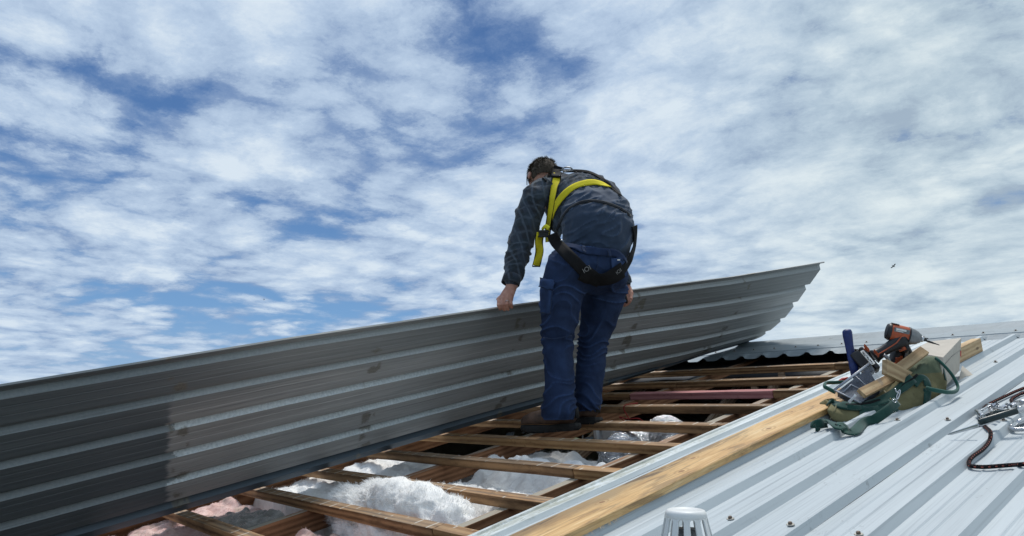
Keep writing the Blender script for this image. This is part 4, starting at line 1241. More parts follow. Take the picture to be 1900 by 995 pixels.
# cargo pocket on the left thigh
pk = patch('pocket', TRB, ((1000, 524), (1025, 530), (1021, 581), (1002, 579)), 8, 10, .012, M_DENIM, trousers, .004)
patch('pocket_flap', TRB, ((999, 514), (1030, 522), (1027, 538), (998, 530)), 8, 5, .012, M_DENIM, trousers, .016)
for A_ in (((999, 531), (1012, 536), (1026, 538.5)), ((1001, 579), (1012, 581), (1021, 581.5)), ((1025, 538), (1023, 560), (1021, 581)), ((1008, 626), (1030, 628), (1060, 622))):
    q_ = []
    for px_, py_ in A_:
        r_ = (CR * ((px_ - 950.0) / FX) - CU * ((py_ - 497.5) / FX) - CB).normalized(); h_ = TRB.ray_cast(CAM, r_); q_.append((h_[0] or at(px_, py_, 3.65)) + CB * .018)
    mb = MB(); mb.strap(spline(q_, 4), CB, .004, .003); obj('seam', mb, M_DENIMD, trousers)
# waistband and belt loops
def surf_strap(name, bvh, pts, w, th, mat, parent, off=.006, n=7, sm=3, mb=None):
    P = spline(pts, n); Q, Nn = [], []
    for p in P:
        q, nn = onsurf(bvh, p, off); Q.append(q); Nn.append(nn)
    for _ in range(sm):
        Q = [Q[0]] + [(Q[i - 1] + Q[i] * 2 + Q[i + 1]) / 4 for i in range(1, len(Q) - 1)] + [Q[-1]]
        Nn = [Nn[0]] + [(Nn[i - 1] + Nn[i] * 2 + Nn[i + 1]).normalized() for i in range(1, len(Nn) - 1)] + [Nn[-1]]
    own = mb is None
    mb = mb or MB(); mb.strap(Q, Nn, w, th)
    return obj(name, mb, mat, parent) if own else (Q, Nn)
WB = [(1032, 441, 3.72), (1055, 450, 3.66), (1085, 460, 3.63), (1115, 466, 3.63), (1145, 468, 3.66), (1171, 462, 3.76)]
surf_strap('waistband', TRB, [at(*p) for p in WB], .040, .005, M_DENIM, trousers, .007)
for p in ((1083, 459, 3.63), (1130, 467, 3.64), (1166, 464, 3.72)):
    a = at(p[0], p[1] - 7, p[2]); b = at(p[0] + 2, p[1] + 9, p[2])
    surf_strap('belt_loop', TRB, [a, a.lerp(b, .5), b], .013, .005, M_DENIMD, trousers, .012, 3)
patch('rear_pocket', TRB, ((1133, 480), (1163, 477), (1160, 512), (1136, 515)), 6, 6, .005, M_DENIM, trousers, .008)
# seams
surf_strap('seam', TRB, [at(1112, 474, 3.62), at(1110, 495, 3.62), at(1102, 520, 3.64)], .006, .004, M_DENIMD, trousers, .001)
mb = MB(); mb.box(at(1148, 482.5, 3.655), CR * .007, CU * .003, CB * .0015); obj('tab', mb, M_LABEL, trousers)
mb = MB(); mb.ball(at(1027.5, 771, 3.583), (.0025, .002, .006), 8); obj('paint_spot', mb, M_LABEL, trousers)

# --- undershirt
mb = MB()
mb.limb([at(1102, 476, 3.86), at(1107, 448, 3.87), at(1111, 425, 3.87), at(1106, 402, 3.95), at(1095, 385, 4.06)], [(.17, .135), (.182, .152), (.190, .160), (.196, .160), (.18, .15)], SIDE, 30)
me = remesh(mb, .0075, 5)
def wr_tee(p, n):
    q = V((p.dot(SIDE) * 5 + p.z * 5, p.dot(FACE) * 4, p.z * 24 - p.dot(SIDE) * 12 + 2 * fn(p, 5)))
    r = ridge(q)
    return .010 * (r ** 3 if r > 0 else 0) + .003 * ridge(p * 16) - .003 + .006 * fn(p, 5)
displace(me, wr_tee)
tee = mesh_obj('undershirt', me, M_TEE, worker)
TEB = BVHTree.FromPolygons([v.co + wloc(tee) for v in me.vertices], [tuple(p.vertices) for p in me.polygons])

M_PLAIDD = fabric('dark_flannel_hem', (0.006, 0.008, 0.012), (0.016, 0.021, 0.030))
# --- plaid shirt with its lower edge ridden up the back
mb = MB()
mb.limb([at(1098, 396, 4.02), at(1090, 383, 4.05), at(1075, 374, 4.12), at(1058, 368, 4.20), at(1040, 364, 4.24)],
        [(.200, .160), (.205, .162), (.205, .155), (.190, .135), (.15, .10)], SIDE, 30)
mb.limb([at(1090, 420, 3.98), at(1070, 395, 4.05)], [(.16, .12), (.17, .14)], SIDE, 24)
mb.limb([at(1050, 355, 4.17), at(1012, 356, 4.12), LSH], [.085, .082, .072], UPZ, 20)
mb.limb([at(1070, 357, 4.19), RSH], [.090, .072], UPZ, 20)
mb.limb([at(994, 366, 4.06), at(983, 392, 4.03), at(974, 425, 4.00), at(965, 458, 3.98), at(957, 490, 3.93), at(950, 518, 3.88)],
        [.072, .070, .068, .066, .058, .048], SIDE, 22)
mb.limb([RSH, at(1118, 405, 4.34), at(1130, 450, 4.42), at(1146, 492, 4.43), at(1157, 520, 4.42)], [.072, .068, .062, .055, .047], SIDE, 22)
mb.limb([at(1044, 347, 4.20), at(1030, 343, 4.26)], [.072, .075], SIDE, 18)
me = remesh(mb, .0075, 5)
def wr_shirt(p, n):
    arm = sst((p - CAM).dot(-CB), 4.2, 3.9) if p.dot(SIDE) < LSH.dot(SIDE) + .05 else 0
    q = V((p.dot(SIDE) * 9, p.dot(FACE) * 7, p.z * (16 if arm else 10) + 2.5 * fn(p, 6)))
    r = ridge(q)
    return .011 * (r ** 3 if r > 0 else 0) + .004 * ridge(p * 17) - .003 + .006 * fn(p, 5)
displace(me, wr_shirt)
# cut the hem: remove what lies below a tilted plane over the lower back
bm_ = bmesh.new(); bm_.from_mesh(me)
h0, h1, h2 = at(1046, 446, 3.86), at(1100, 376, 3.90), at(1176, 408, 3.95)
def below(p):
    r_ = p - CAM; dep = r_.dot(-CB); px = 950 + r_.dot(CR) / dep * FX; py = 497.5 - r_.dot(CU) / dep * FX
    if dep > 4.12 or px < 1040: return False
    hem = table(px, [(1040, 440), (1048, 418), (1060, 398), (1075, 384), (1095, 378), (1120, 381), (1150, 392), (1180, 412)])
    return py > hem
bmesh.ops.delete(bm_, geom=[v for v in bm_.verts if below(v.co)], context='VERTS')
bm_.to_mesh(me); bm_.free()
shirt = mesh_obj('shirt', me, M_PLAID, worker)
m = shirt.modifiers.new('s', 'SOLIDIFY'); m.thickness = .005; m.offset = -1
SHB = BVHTree.FromPolygons([v.co + wloc(shirt) for v in me.vertices], [tuple(p.vertices) for p in me.polygons])
# cuffs and collar
for a, b, r in ((at(951, 512, 3.89), at(947.5, 527, 3.87), .049), (at(1154, 512, 4.425), at(1159, 528, 4.42), .047)):
    mb = MB(); mb.tube([a, a.lerp(b, .4), b], [r, r * 1.04, r * 1.02], 20, cap=False)
    me = bpy.data.meshes.new('cuff'); me.from_pydata([tuple(p) for p in mb.v], [], mb.f); me.polygons.foreach_set('use_smooth', [True] * len(me.polygons)); me.update()
    displace(me, lambda p, n: .004 * fn(p, 30))
    o = mesh_obj('cuff', me, M_PLAID, shirt); mm = o.modifiers.new('s', 'SOLIDIFY'); mm.thickness = .004
mb = MB()
ct = (HEAD - NECK0).normalized(); cxs = (SIDE - ct * SIDE.dot(ct)).normalized(); cys = ct.cross(cxs); cc = NECK0.lerp(HEAD, .18)
mb.tube([cc - ct * .02, cc + ct * .015, cc + ct * .03], [(.078, .072), (.074, .068), (.080, .074)], 24, cap=False, side=cxs)
obj('collar', mb, M_PLAID, shirt, solid=.004)
# black cuff of the right glove-less wrist band
mb = MB(); mb.tube([at(1152, 545, 4.30), at(1159, 551, 4.30), at(1163, 562, 4.32)], [.012, .014, .008], 10); obj('wristband', mb, M_SOLE, worker)

# --- harness
har = thing('harness', '', '', at(1050, 380, 4.0)); del har['label']; del har['category']
har.location = at(1050, 380, 4.0) - wloc(worker); har.parent = worker
# closest surface of shirt/tee/trousers together
allv, allf = [], []
for o in (shirt, tee, trousers):
    off = len(allv); w_ = wloc(o)
    allv += [v.co + w_ for v in o.data.vertices]; allf += [tuple(i + off for i in p.vertices) for p in o.data.polygons]
ALB = BVHTree.FromPolygons(allv, allf)
def sight(pts, bvh=ALB, off=.006):
    """the strap passes where the survey sees it: hit the clothing along each sight line"""
    out = []
    for px, py in pts:
        r = (CR * ((px - 950.0) / FX) - CU * ((py - 497.5) / FX) - CB).normalized()
        q, n, i, d_ = bvh.ray_cast(CAM, r)
        out.append((q, n) if q else None)
    k = [i for i, x in enumerate(out) if x]
    if not k:
        r = (CR * ((pts[0][0] - 950.0) / FX) - CU * ((pts[0][1] - 497.5) / FX) - CB); return [(CAM + r * 3.75, CB)] * len(pts)
    for i in range(len(out)):
        if out[i] is None:
            j = min(k, key=lambda z: abs(z - i)); r = (CR * ((pts[i][0] - 950.0) / FX) - CU * ((pts[i][1] - 497.5) / FX) - CB)
            dj = (out[j][0] - CAM).dot(-CB); out[i] = (CAM + r * dj + CB * -.03, out[j][1])
    return out
def hstrap(name, pts, w, mat, off=.007, th=.004, bind=None, sm=5):
    d2 = spline([V((x, y, 0)) for x, y in pts], 6)
    S_ = sight([(p.x, p.y) for p in d2])
    Q = [q + n * off for q, n in S_]; Nn = [n for q, n in S_]
    for _ in range(sm):
        Q = [Q[0]] + [(Q[i - 1] + Q[i] * 2 + Q[i + 1]) / 4 for i in range(1, len(Q) - 1)] + [Q[-1]]
        Nn = [Nn[0]] + [(Nn[i - 1] + Nn[i] * 2 + Nn[i + 1]).normalized() for i in range(1, len(Nn) - 1)] + [Nn[-1]]
    Q = [q + n * .002 for q, n in zip(Q, Nn)]
    mb = MB(); mb.strap(Q, Nn, w, th); o = obj(name, mb, mat, har)
    if bind:
        mb = MB()
        for sg in (-1, 1):
            E_ = []
            for i in range(len(Q)):
                t = (Q[min(i + 1, len(Q) - 1)] - Q[max(i - 1, 0)]).normalized(); x = t.cross(Nn[i]).normalized(); E_.append(Q[i] + x * (w / 2 * sg) + Nn[i] * .0005)
            mb.strap(E_, Nn, .004, th + .0018)
        obj('edge_binding', mb, bind, o)
    return Q, Nn
hstrap('cross_strap', [(1016, 436), (1019, 420), (1027, 396), (1040, 371), (1062, 350), (1088, 341), (1108, 341), (1127, 349)], .042, M_YELLOW)
Qs, Ns = hstrap('back_strap', [(1033, 326), (1031, 345), (1027, 375), (1023, 405), (1020, 430), (1020, 447)], .046, M_YELLOW, .011, bind=M_BLACKWEB)
hstrap('shoulder_pad', [(1037, 312), (1034, 322), (1032, 333)], .054, M_BLACKWEB, .015, .008, sm=2)
hstrap('neck_strap', [(1008, 336), (1020, 322), (1035, 315)], .03, M_BLACKWEB, .008)
hstrap('far_strap', [(1045, 318), (1075, 318), (1100, 324), (1125, 340), (1150, 365)], .022, M_BLACKWEB, .006)
# buckle and dangling yellow end
mb = MB(); bc = at(1009, 434, 3.92)
mb.box(bc, CR * .026, CU * .020, CB * .006); mb.box(bc + CU * .012, CR * .03, CU * .004, CB * .009); mb.box(bc - CU * .014, CR * .03, CU * .004, CB * .009)
obj('buckle', mb, M_BLACK, har, bevel=.002)
mb = MB(); mb.tube(spline([at(1006, 426, 3.95), at(1012, 420, 3.92), at(1019, 424, 3.9)], 5), .011, 10, flat=.4); obj('loop', mb, M_YELLOW, har)
de = spline([at(1003, 432, 3.93), at(1000, 448, 3.935), at(1001, 466, 3.94), at(998, 482, 3.94), at(995, 494, 3.935)], 6)
dn = [(CB + CR * (.5 * math.sin(i * .35))).normalized() for i in range(len(de))]
mb = MB(); mb.strap(de, dn, .041, .003); dso = obj('strap_end', mb, M_YELLOW, har)
mb = MB(); mb.box(at(995, 494.5, 3.93), CR * .022, CU * .0035, CB * .003)
for sg in (-1, 1): mb.strap([p + CR * (.0205 * sg) for p in de], dn, .003, .0045)
obj('edge_binding', mb, M_BLACKWEB, dso)
hh = [(1032, 432), (1040, 412), (1050, 395), (1064, 383), (1082, 376), (1105, 374), (1130, 380), (1152, 389), (1170, 402)]
d2 = spline([V((x, y, 0)) for x, y in hh], 5); S_ = sight([(p.x, p.y) for p in d2])
mb = MB(); Qh = [q + CB * .006 for q, n in S_]
for _ in range(3): Qh = [Qh[0]] + [(Qh[i - 1] + Qh[i] * 2 + Qh[i + 1]) / 4 for i in range(1, len(Qh) - 1)] + [Qh[-1]]
mb.strap([q + UPZ * .004 for q in Qh], [(n * .3 + CB * .6 + UPZ * .3).normalized() for q, n in S_], .016, .005); obj('hem', mb, M_PLAIDD, shirt)
# back ring
mb = MB(); dc = at(1052, 315.5, 4.06)
mb.tube(spline([dc + CR * a + CU * b + CB * .01 for a, b in ((-.03, -.002), (-.018, .010), (.004, .014), (.024, .008), (.030, -.004), (.012, -.006), (-.012, -.010), (-.03, -.002))], 4), .0042, 8)
obj('d_ring', mb, M_GREYMET, har)
# leg straps: broad black webbing under the seat
hstrap('leg_strap', [(1027, 437), (1034, 452), (1048, 468), (1064, 484), (1082, 502), (1098, 516), (1112, 522)], .060, M_BLACKWEB, .010, .006)
hstrap('leg_strap', [(1174, 420), (1176, 445), (1172, 470), (1160, 492), (1144, 508), (1124, 520), (1108, 520)], .050, M_BLACKWEB, .009, .005)
hstrap('seat_strap', [(1078, 504), (1095, 512), (1115, 516), (1135, 511), (1152, 500)], .085, M_BLACKWEB, .012, .006)
hstrap('leg_strap', [(1030, 450), (1022, 462), (1012, 476), (1010, 486)], .022, M_BLACKWEB, .008, .004)
# printed marks on the webbing
def printmark(name, px, py, ang, txt, size, parent=None):
    (q, n), = sight([(px, py)])
    cu = bpy.data.curves.new('t', 'FONT'); cu.body = txt; cu.size = size; cu.align_x = 'CENTER'; cu.align_y = 'CENTER'; cu.extrude = .0006
    o = bpy.data.objects.new('t', cu); COL.objects.link(o)
    dg = bpy.context.evaluated_depsgraph_get(); dg.update()
    me = bpy.data.meshes.new_from_object(o.evaluated_get(dg)); bpy.data.objects.remove(o)
    n = (n * .5 + CB * .5).normalized(); x = (CR * cos(ang) + CU * sin(ang)); x = (x - n * x.dot(n)).normalized(); y = n.cross(x)
    p = q + CB * .022
    me.transform(Matrix(((x.x, y.x, n.x, p.x), (x.y, y.y, n.y, p.y), (x.z, y.z, n.z, p.z), (0, 0, 0, 1))))
    return mesh_obj(name, me, M_PRINT, har)
M_PRINT = plain('grey_print', (0.20, 0.20, 0.20), 0.7)
printmark('strap_print', 1088, 500, radians(30), 'IOI', .034)
printmark('strap_print', 1147, 504, radians(35), 'IOI', .026)
printmark('strap_print', 1033, 444, radians(50), 'IOI', .026)
mb = MB(); mb.ball(at(1042, 446, 3.68) + CB * .0, .006, 10); obj('rivet', mb, M_STEEL, har)

# --- boots
def boot(heel, fdir, K=1.1):
    """heel: ground point under the heel; fdir: towards the toe"""
    f = V(fdir).normalized(); s_ = f.cross(UPZ).normalized(); g = lambda x, y, z: heel + f * (x * K) + s_ * (y * K) + UPZ * (z * K)
    b = MB()
    b.limb([g(.045, 0, .062), g(.10, 0, .068), g(.17, 0, .062), g(.235, 0, .058), g(.264, 0, .054)], [(.040, .042), (.042, .050), (.050, .046), (.052, .041), (.046, .036)], s_, 20)
    b.limb([g(.055, 0, .06), g(.060, 0, .09), g(.056, 0, .115)], [(.044, .046), (.042, .046), (.042, .046)], f, 20)
    b.limb([g(.10, 0, .09), g(.080, 0, .11)], [.042, .042], s_, 16)
    me = remesh(b, .005, 4)
    lo_ = heel.z + .024
    for v in me.vertices:
        if v.co.z < lo_: v.co.z = lo_
    displace(me, lambda p, n: .0025 * ridge(p * 22) * sst(p.z, lo_ + .02, lo_ + .08) + .0018 * fn(p, 40))
    o = mesh_obj('boot', me, M_LEATHER, worker)
    so = MB()
    out = [(-.005, .0), (0, .030), (.03, .038), (.09, .036), (.15, .040), (.21, .051), (.25, .050), (.285, .034), (.297, 0)]
    out = out + [(x, -y) for x, y in out[-2:0:-1]]
    def ring(z, k): return [g(.145 + (x - .145) * k, y * k, z + (.012 * sst(x, .22, .30))) for x, y in out]
    so.loft([ring(.0, .97), ring(.006, 1.0), ring(.016, 1.02), ring(.029, .985)], smooth=False)
    for k in range(9): so.box(g(.02 + .031 * k, 0, -.001 + .006 * sst(.02 + .031 * k, .2, .3)), f * .009, s_ * (.036 if k < 4 else .046), UPZ * .004)
    obj('sole', so, M_SOLE, o, bevel=.002)
    la = MB()
    for k in range(6):
        x = .165 - .016 * k; z = .100 + .006 * k if k < 3 else .112 + .016 * (k - 2)
        la.tube(spline([g(x, -.03, z - .012), g(x + .006, 0, z + .003), g(x, .03, z - .012)], 4), .0022, 6)
    obj('lace', la, M_SOLE, o)
    la = MB(); la.tube([g(.004, 0, .05), g(.006, 0, .08), g(.010, .0, .10)], [(.018, .008)] * 3, 10, side=s_); obj('heel_tab', la, M_SOLE, o)
    return o
boot(onroof(1072, 800, 0) + V((-.008, .012, .008)), (-.945, -.31, -.08))
boot(onroof(1108, 786, 0) + V((-.02, .035, 0)), (-.99, -.08, -.02))
# ------------------------------------------------------------------ tool bag
RL = V((0.647, 0.762, 0))
def polyprism(mb, pts, dep_dir, th, mat=0):
    """solid plate: outline points (front), thickness th along dep_dir"""
    a = [V(p) for p in pts]; b = [p + dep_dir * th for p in a]
    mb.loft([b, a], smooth=False, mat=mat)
RIBS = [-1.80, -1.633, -1.467, -1.30, -1.133, -.967, -.80, -.633, -.466, -.299, -.132]
def roofh(u, pad=.004):
    for e in RIBS:
        if e - .036 - pad < u < e + .011 + pad: return .030 * (sst(u, e - .036 - pad, e - .023) * (1 - sst(u, e, e + .012 + pad)))
    return .003
def P3(px, py, off):
    n = .01
    for _ in range(4):
        p = onroof(px, py, n + off); n = .6 * n + .4 * roofh(p.x)
    n = max(n, roofh(p.x)); return onroof(px, py, n + off)
bagE = thing('tool_bag', 'open khaki and green canvas tool bag stuffed with tools on the right roof', 'bag', rf(-1.30, 3.2, .003))
AW = -CB - CU * (-CB).dot(CU) * 0
away = V((-0.60, 0.78, 0.17)).normalized()          # across the bag, from the near side to the far side
# stations along the bag, near side: bottom, belly, rim (px), distance, width across, top centre rise
ST = [  # bottom            belly              rim             dep   width crown open
    ((1541, 773), (1536, 762), (1540, 752), 2.92, .08, .0, 0),
    ((1544, 780), (1534, 762), (1542, 747), 2.88, .16, -.02, 1),
    ((1562, 790), (1553, 768), (1560, 751), 2.86, .21, -.05, 1),
    ((1590, 795), (1583, 775), (1590, 753), 2.86, .23, -.07, 1),
    ((1620, 794), (1617, 772), (1620, 748), 2.87, .24, -.07, 1),
    ((1650, 789), (1652, 764), (1650, 735), 2.88, .24, -.04, 1),
    ((1678, 781), (1682, 752), (1674, 717), 2.90, .235, .0, 0),
    ((1704, 774), (1711, 742), (1697, 697), 2.93, .22, .02, 0),
    ((1728, 765), (1737, 727), (1718, 680), 2.97, .20, .02, 0),
    ((1746, 752), (1752, 715), (1736, 668), 3.01, .17, .012, 0),
    ((1755, 738), (1757, 708), (1748, 664), 3.05, .12, .0, 0)]
rings = []
for (b, m_, r, dep, w, cr, op) in ST:
    B0, M0, R0 = at(*b, dep), at(*m_, dep - .012), at(*r, dep + .035)
    Mb = at(*m_, dep) + away * (w + .015); Rb = R0 + away * (w - .045) + UPZ * .0
    Bb = B0 + away * w
    Bb = rf(Bb.x, Bb.dot(PV), .005)
    top = (R0 + Rb) / 2 + UPZ * cr
    ring = [B0, B0.lerp(M0, .35) - away * .008, M0, M0.lerp(R0, .5) - away * .004, R0]
    if op: ring += [R0 + away * .012 - UPZ * .004, R0 + away * .03 - UPZ * .06, (B0 + Bb) / 2 + UPZ * .05, Rb - away * .03 - UPZ * .06, Rb - away * .012 - UPZ * .004]
    else: ring += [R0.lerp(top, .35) + UPZ * .008, R0.lerp(top, .7) + UPZ * .006, top, top.lerp(Rb, .4) + UPZ * .006, top.lerp(Rb, .7) + UPZ * .006]
    ring += [Rb, Rb.lerp(Mb, .5), Mb, Mb.lerp(Bb, .6), Bb, Bb.lerp(B0, .33), Bb.lerp(B0, .66)]
    rings.append(ring)
def refine(rings, n=4):
    cols = [spline([r[k] for r in rings], n) for k in range(len(rings[0]))]
    R = [[c[i] for c in cols] for i in range(len(cols[0]))]
    out = []
    for r in R:
        q = spline(r + [r[0]], 3)[:-1]; out.append(q)
    return out
RR = refine(rings, 5)
mb = MB(); mb.loft(RR)
me = bpy.data.meshes.new('body'); me.from_pydata([tuple(p) for p in mb.v], [], mb.f); me.polygons.foreach_set('use_smooth', [True] * len(me.polygons)); me.update()
def bagw(p, n):
    r = ridge(V((p.dot(RL) * 11, p.z * 9 + p.x * 6, p.y * 9)))
    e_ = sst(p.dot(RL), E0, E0 + .06)
    return (.011 * (r ** 3 if r > 0 else 0) + .010 * fn(p, 9) + .003 * ridge(p * 30)) * e_
E0 = min(v.co.dot(RL) for v in me.vertices)
displace(me, bagw)
bm_ = bmesh.new(); bm_.from_mesh(me)
for _ in range(5): bmesh.ops.smooth_vert(bm_, verts=[v for v in bm_.verts if v.co.dot(RL) < E0 + .09], factor=.5, use_axis_x=True, use_axis_y=True, use_axis_z=True)
bm_.to_mesh(me); bm_.free()
# upper part olive, lower part khaki
LIM = [(at(1535, 745, 2.9).dot(RL), .115), (at(1600, 750, 2.9).dot(RL), .105), (at(1660, 740, 2.9).dot(RL), .098), (at(1700, 720, 2.9).dot(RL), .125), (at(1750, 700, 3).dot(RL), .10)]
ua = me.attributes.new('upper', 'FLOAT', 'POINT')
ua.data.foreach_set('value', [max(0, min(1, .5 + (v.co.dot(PN) - table(v.co.dot(RL), LIM)) * 12)) for v in me.vertices])
bagb = mesh_obj('body', me, M_BAG, bagE)
BGB = BVHTree.FromPolygons([v.co + wloc(bagb) for v in me.vertices], [tuple(p.vertices) for p in me.polygons])
def bsight(px, py, off=.003, dflt=2.9):
    r = (CR * ((px - 950.0) / FX) - CU * ((py - 497.5) / FX) - CB).normalized()
    q, n, i, d_ = BGB.ray_cast(CAM, r)
    if q is None: q = at(px, py, dflt); q, n, i, d_ = BGB.find_nearest(q)
    if n.dot(r) > 0: n = -n
    return q + n * off, n
def bband(name, pts, w, mat, off=.003, th=.003, parent=bagE):
    d2 = spline([V((x, y, 0)) for x, y in pts], 5); Q, Nn = [], []
    for p in d2:
        q, n = bsight(p.x, p.y, off); Q.append(q); Nn.append(n)
    for _ in range(3):
        Q = [Q[0]] + [(Q[i - 1] + Q[i] * 2 + Q[i + 1]) / 4 for i in range(1, len(Q) - 1)] + [Q[-1]]
        Nn = [Nn[0]] + [(Nn[i - 1] + Nn[i] * 2 + Nn[i + 1]).normalized() for i in range(1, len(Nn) - 1)] + [Nn[-1]]
    mb = MB(); mb.strap(Q, Nn, w, th); return obj(name, mb, mat, parent)
bband('rim_band', [(1542, 748), (1560, 754), (1590, 756), (1620, 751), (1648, 739), (1672, 722), (1692, 703)], .040, M_GREEN, .006, .006)
bband('rim_binding', [(1538, 742), (1548, 749), (1575, 754), (1605, 752), (1632, 745), (1655, 733), (1680, 713), (1700, 697)], .009, M_BLACKWEB, .009, .005)
bband('rim_band', [(1595, 764), (1615, 768), (1640, 763), (1658, 752)], .055, M_GREEN, .004, .004)
bband('web_band', [(1720, 722), (1719, 736), (1716, 752), (1710, 768), (1706, 774)], .032, M_GREEN, .004)
bband('web_band', [(1694, 715), (1704, 703), (1716, 704), (1720, 718)], .030, M_GREEN, .006)
bband('piping', [(1552, 752), (1547, 765), (1540, 780)], .004, M_KHAKI, .004)
bband('piping', [(1660, 762), (1663, 775), (1660, 785)], .005, M_KHAKI, .004)
bband('end_band', [(1736, 666), (1744, 674), (1750, 690), (1753, 706)], .012, M_GREEN, .004)
# handles
mb = MB(); mb.tube(spline([at(1719, 720, 2.90), at(1734, 724, 2.87), at(1758, 728, 2.88), at(1774, 726, 2.93), at(1777, 716, 2.96), at(1768, 698, 2.98), at(1756, 683, 2.98), at(1744, 671, 3.0), at(1736, 665, 3.02)], 7), .0085, 12, flat=.7)
obj('handle', mb, M_GREEN, bagE)
mb = MB(); mb.tube(spline([at(1550, 728, 3.02), at(1538, 722, 3.04), at(1530, 717, 3.06), at(1533, 711, 3.1), at(1548, 710, 3.12), at(1566, 709, 3.12)], 7), .0085, 12, flat=.75)
obj('handle', mb, M_GREEN, bagE)
bband('piping', [(1645, 727), (1650, 738), (1656, 747)], .004, M_KHAKI, .010)
# shoulder strap: clip, down the side, along the roof, looped back
def P2(px, py, n): return P3(px, py, n - .004)
sp_ = [at(1665, 744, 2.80), at(1652, 758, 2.76), at(1630, 774, 2.74), at(1607, 789, 2.73), P2(1588, 803, .012), P2(1577, 809, .006), P2(1566, 804, .010), P2(1552, 792, .018), P2(1538, 786, .022), P2(1524, 786, .030), P2(1513, 790, .026), P2(1514, 798, .012)]
sn = [CB * .9 + CU * .3] * 4 + [CB * .5 + CU * .8, CU * .9 + CB * .4, CB * .4 + CU * .8, CB * .5 + CU * .8, CB * .6 + CU * .7, CB + CU * .2, CB * .7 + CU * .5, CB * .9 - CR * .2]
Q = spline(sp_, 6); Nn = spline(sn, 6)
Q = [q + PN * max(0, max(roofh(q.x - .015), roofh(q.x), roofh(q.x + .015)) + .016 - q.dot(PN)) for q in Q]
mb = MB(); mb.strap(Q, [n.normalized() for n in Nn], .036, .003); obj('shoulder_strap', mb, M_GREEN, bagE)
mb = MB()
mb.tube(spline([at(1661, 721, 2.82), at(1664, 728, 2.81), at(1670, 724, 2.81), at(1669, 733, 2.80), at(1665, 741, 2.79), at(1664, 735, 2.80), at(1667, 729, 2.80)], 5), .0022, 8)
mb.tube([at(1660 + 4 * cos(a), 744 + 3 * sin(a), 2.785) for a in [2 * pi * k / 12 for k in range(13)]], .002, 6)
obj('clip', mb, M_STEEL, bagE)
mb = MB(); z0, z1 = at(1588, 733, 2.80), at(1575, 747, 2.79)
mb.strap([z0, z0.lerp(z1, .3), z0.lerp(z1, .7), z1], CB, [.014, .008, .010, .013], .003)
obj('zip_pull', mb, M_STEEL, bagE, bevel=.001)
mb = MB(); mb.strap([at(1572, 754, 2.80), at(1584, 756, 2.79), at(1597, 756, 2.80)], CB * .8 + CU * .3, .017, .006); obj('pull_tab', mb, M_GREEN, bagE, bevel=.001)

# ------------------------------------------------------------------ things in the bag
def stick(mb, a, b, w, h, upd):
    a, b = V(a), V(b); t = (b - a).normalized(); u_ = (V(upd) - t * V(upd).dot(t)).normalized(); s_ = t.cross(u_)
    mb.timber(a, b, s_, w, h, 2, .0006)
# clear organiser with black contents
M_INK = plain('dark_fittings', (.012, .018, .035), .5, var=.7, scale=70)
case = thing('organiser_box', 'clear plastic organiser case tilted up out of the tool bag', 'box', at(1590, 735, 3.0))
c0, c1, c2, c3 = at(1548, 724, 2.96), at(1615, 674, 3.00), at(1640, 712, 2.94), at(1596, 748, 2.88)
nrm_ = (c1 - c0).cross(c3 - c0).normalized()
if nrm_.dot(CB) < 0: nrm_ = -nrm_
mb = MB(); polyprism(mb, [c0, c1, c2, c3], nrm_, -.045); obj('shell', mb, M_CLEAR, case, bevel=.003)
mb = MB(); e0 = (c3 - c0).normalized(); e1 = (c1 - c0).normalized()
polyprism(mb, [c0 + e0 * .008 + e1 * .006, c1.lerp(c0, .12) + e0 * .008, c2.lerp(c3, .18), c3 + e1 * .0], nrm_, -.034)
o = obj('contents', mb, M_INK, case); o.location -= nrm_ * .008
mb = MB()
for a, b, w in ((c0, c1, .009), (c0, c3, .004), (c0.lerp(c1, .55), c3.lerp(c2, .55), .002)):
    mb.strap([a + nrm_ * .001, a.lerp(b, .5) + nrm_ * .001, b + nrm_ * .001], nrm_, w, .005)
mb.strap([c0.lerp(c3, .28) + e1 * .01, c0.lerp(c3, .33).lerp(c1, .3), c0.lerp(c3, .6) + e1 * .06], nrm_, .004, .004)
obj('rim', mb, M_FROST, case)
# pine offcuts
def offcut(label, a, b, w, h, up, st=None):
    mb = MB(); stick(mb, a, b, w, h, up)
    o = obj('timber_offcut', mb, M_OFFCUT, bevel=.0015); tag(o, label, 'timber', 'pine offcuts in the tool bag')
offcut('pine offcut sticking up to the right above the bag, topmost of the pale sticks', at(1655, 693, 2.97), at(1716, 648, 3.05), .042, .020, CU * .75 + CB * .65)
offcut('short square ended pine offcut pointing left with its end grain showing', at(1636, 681, 2.90), at(1690, 708, 3.02), .060, .022, CB * .9 + CU * .3)
offcut('low pine offcut slanting into the bag beneath the others', at(1600, 728, 2.89), at(1655, 700, 2.98), .040, .018, CU * .7 + CB * .7)
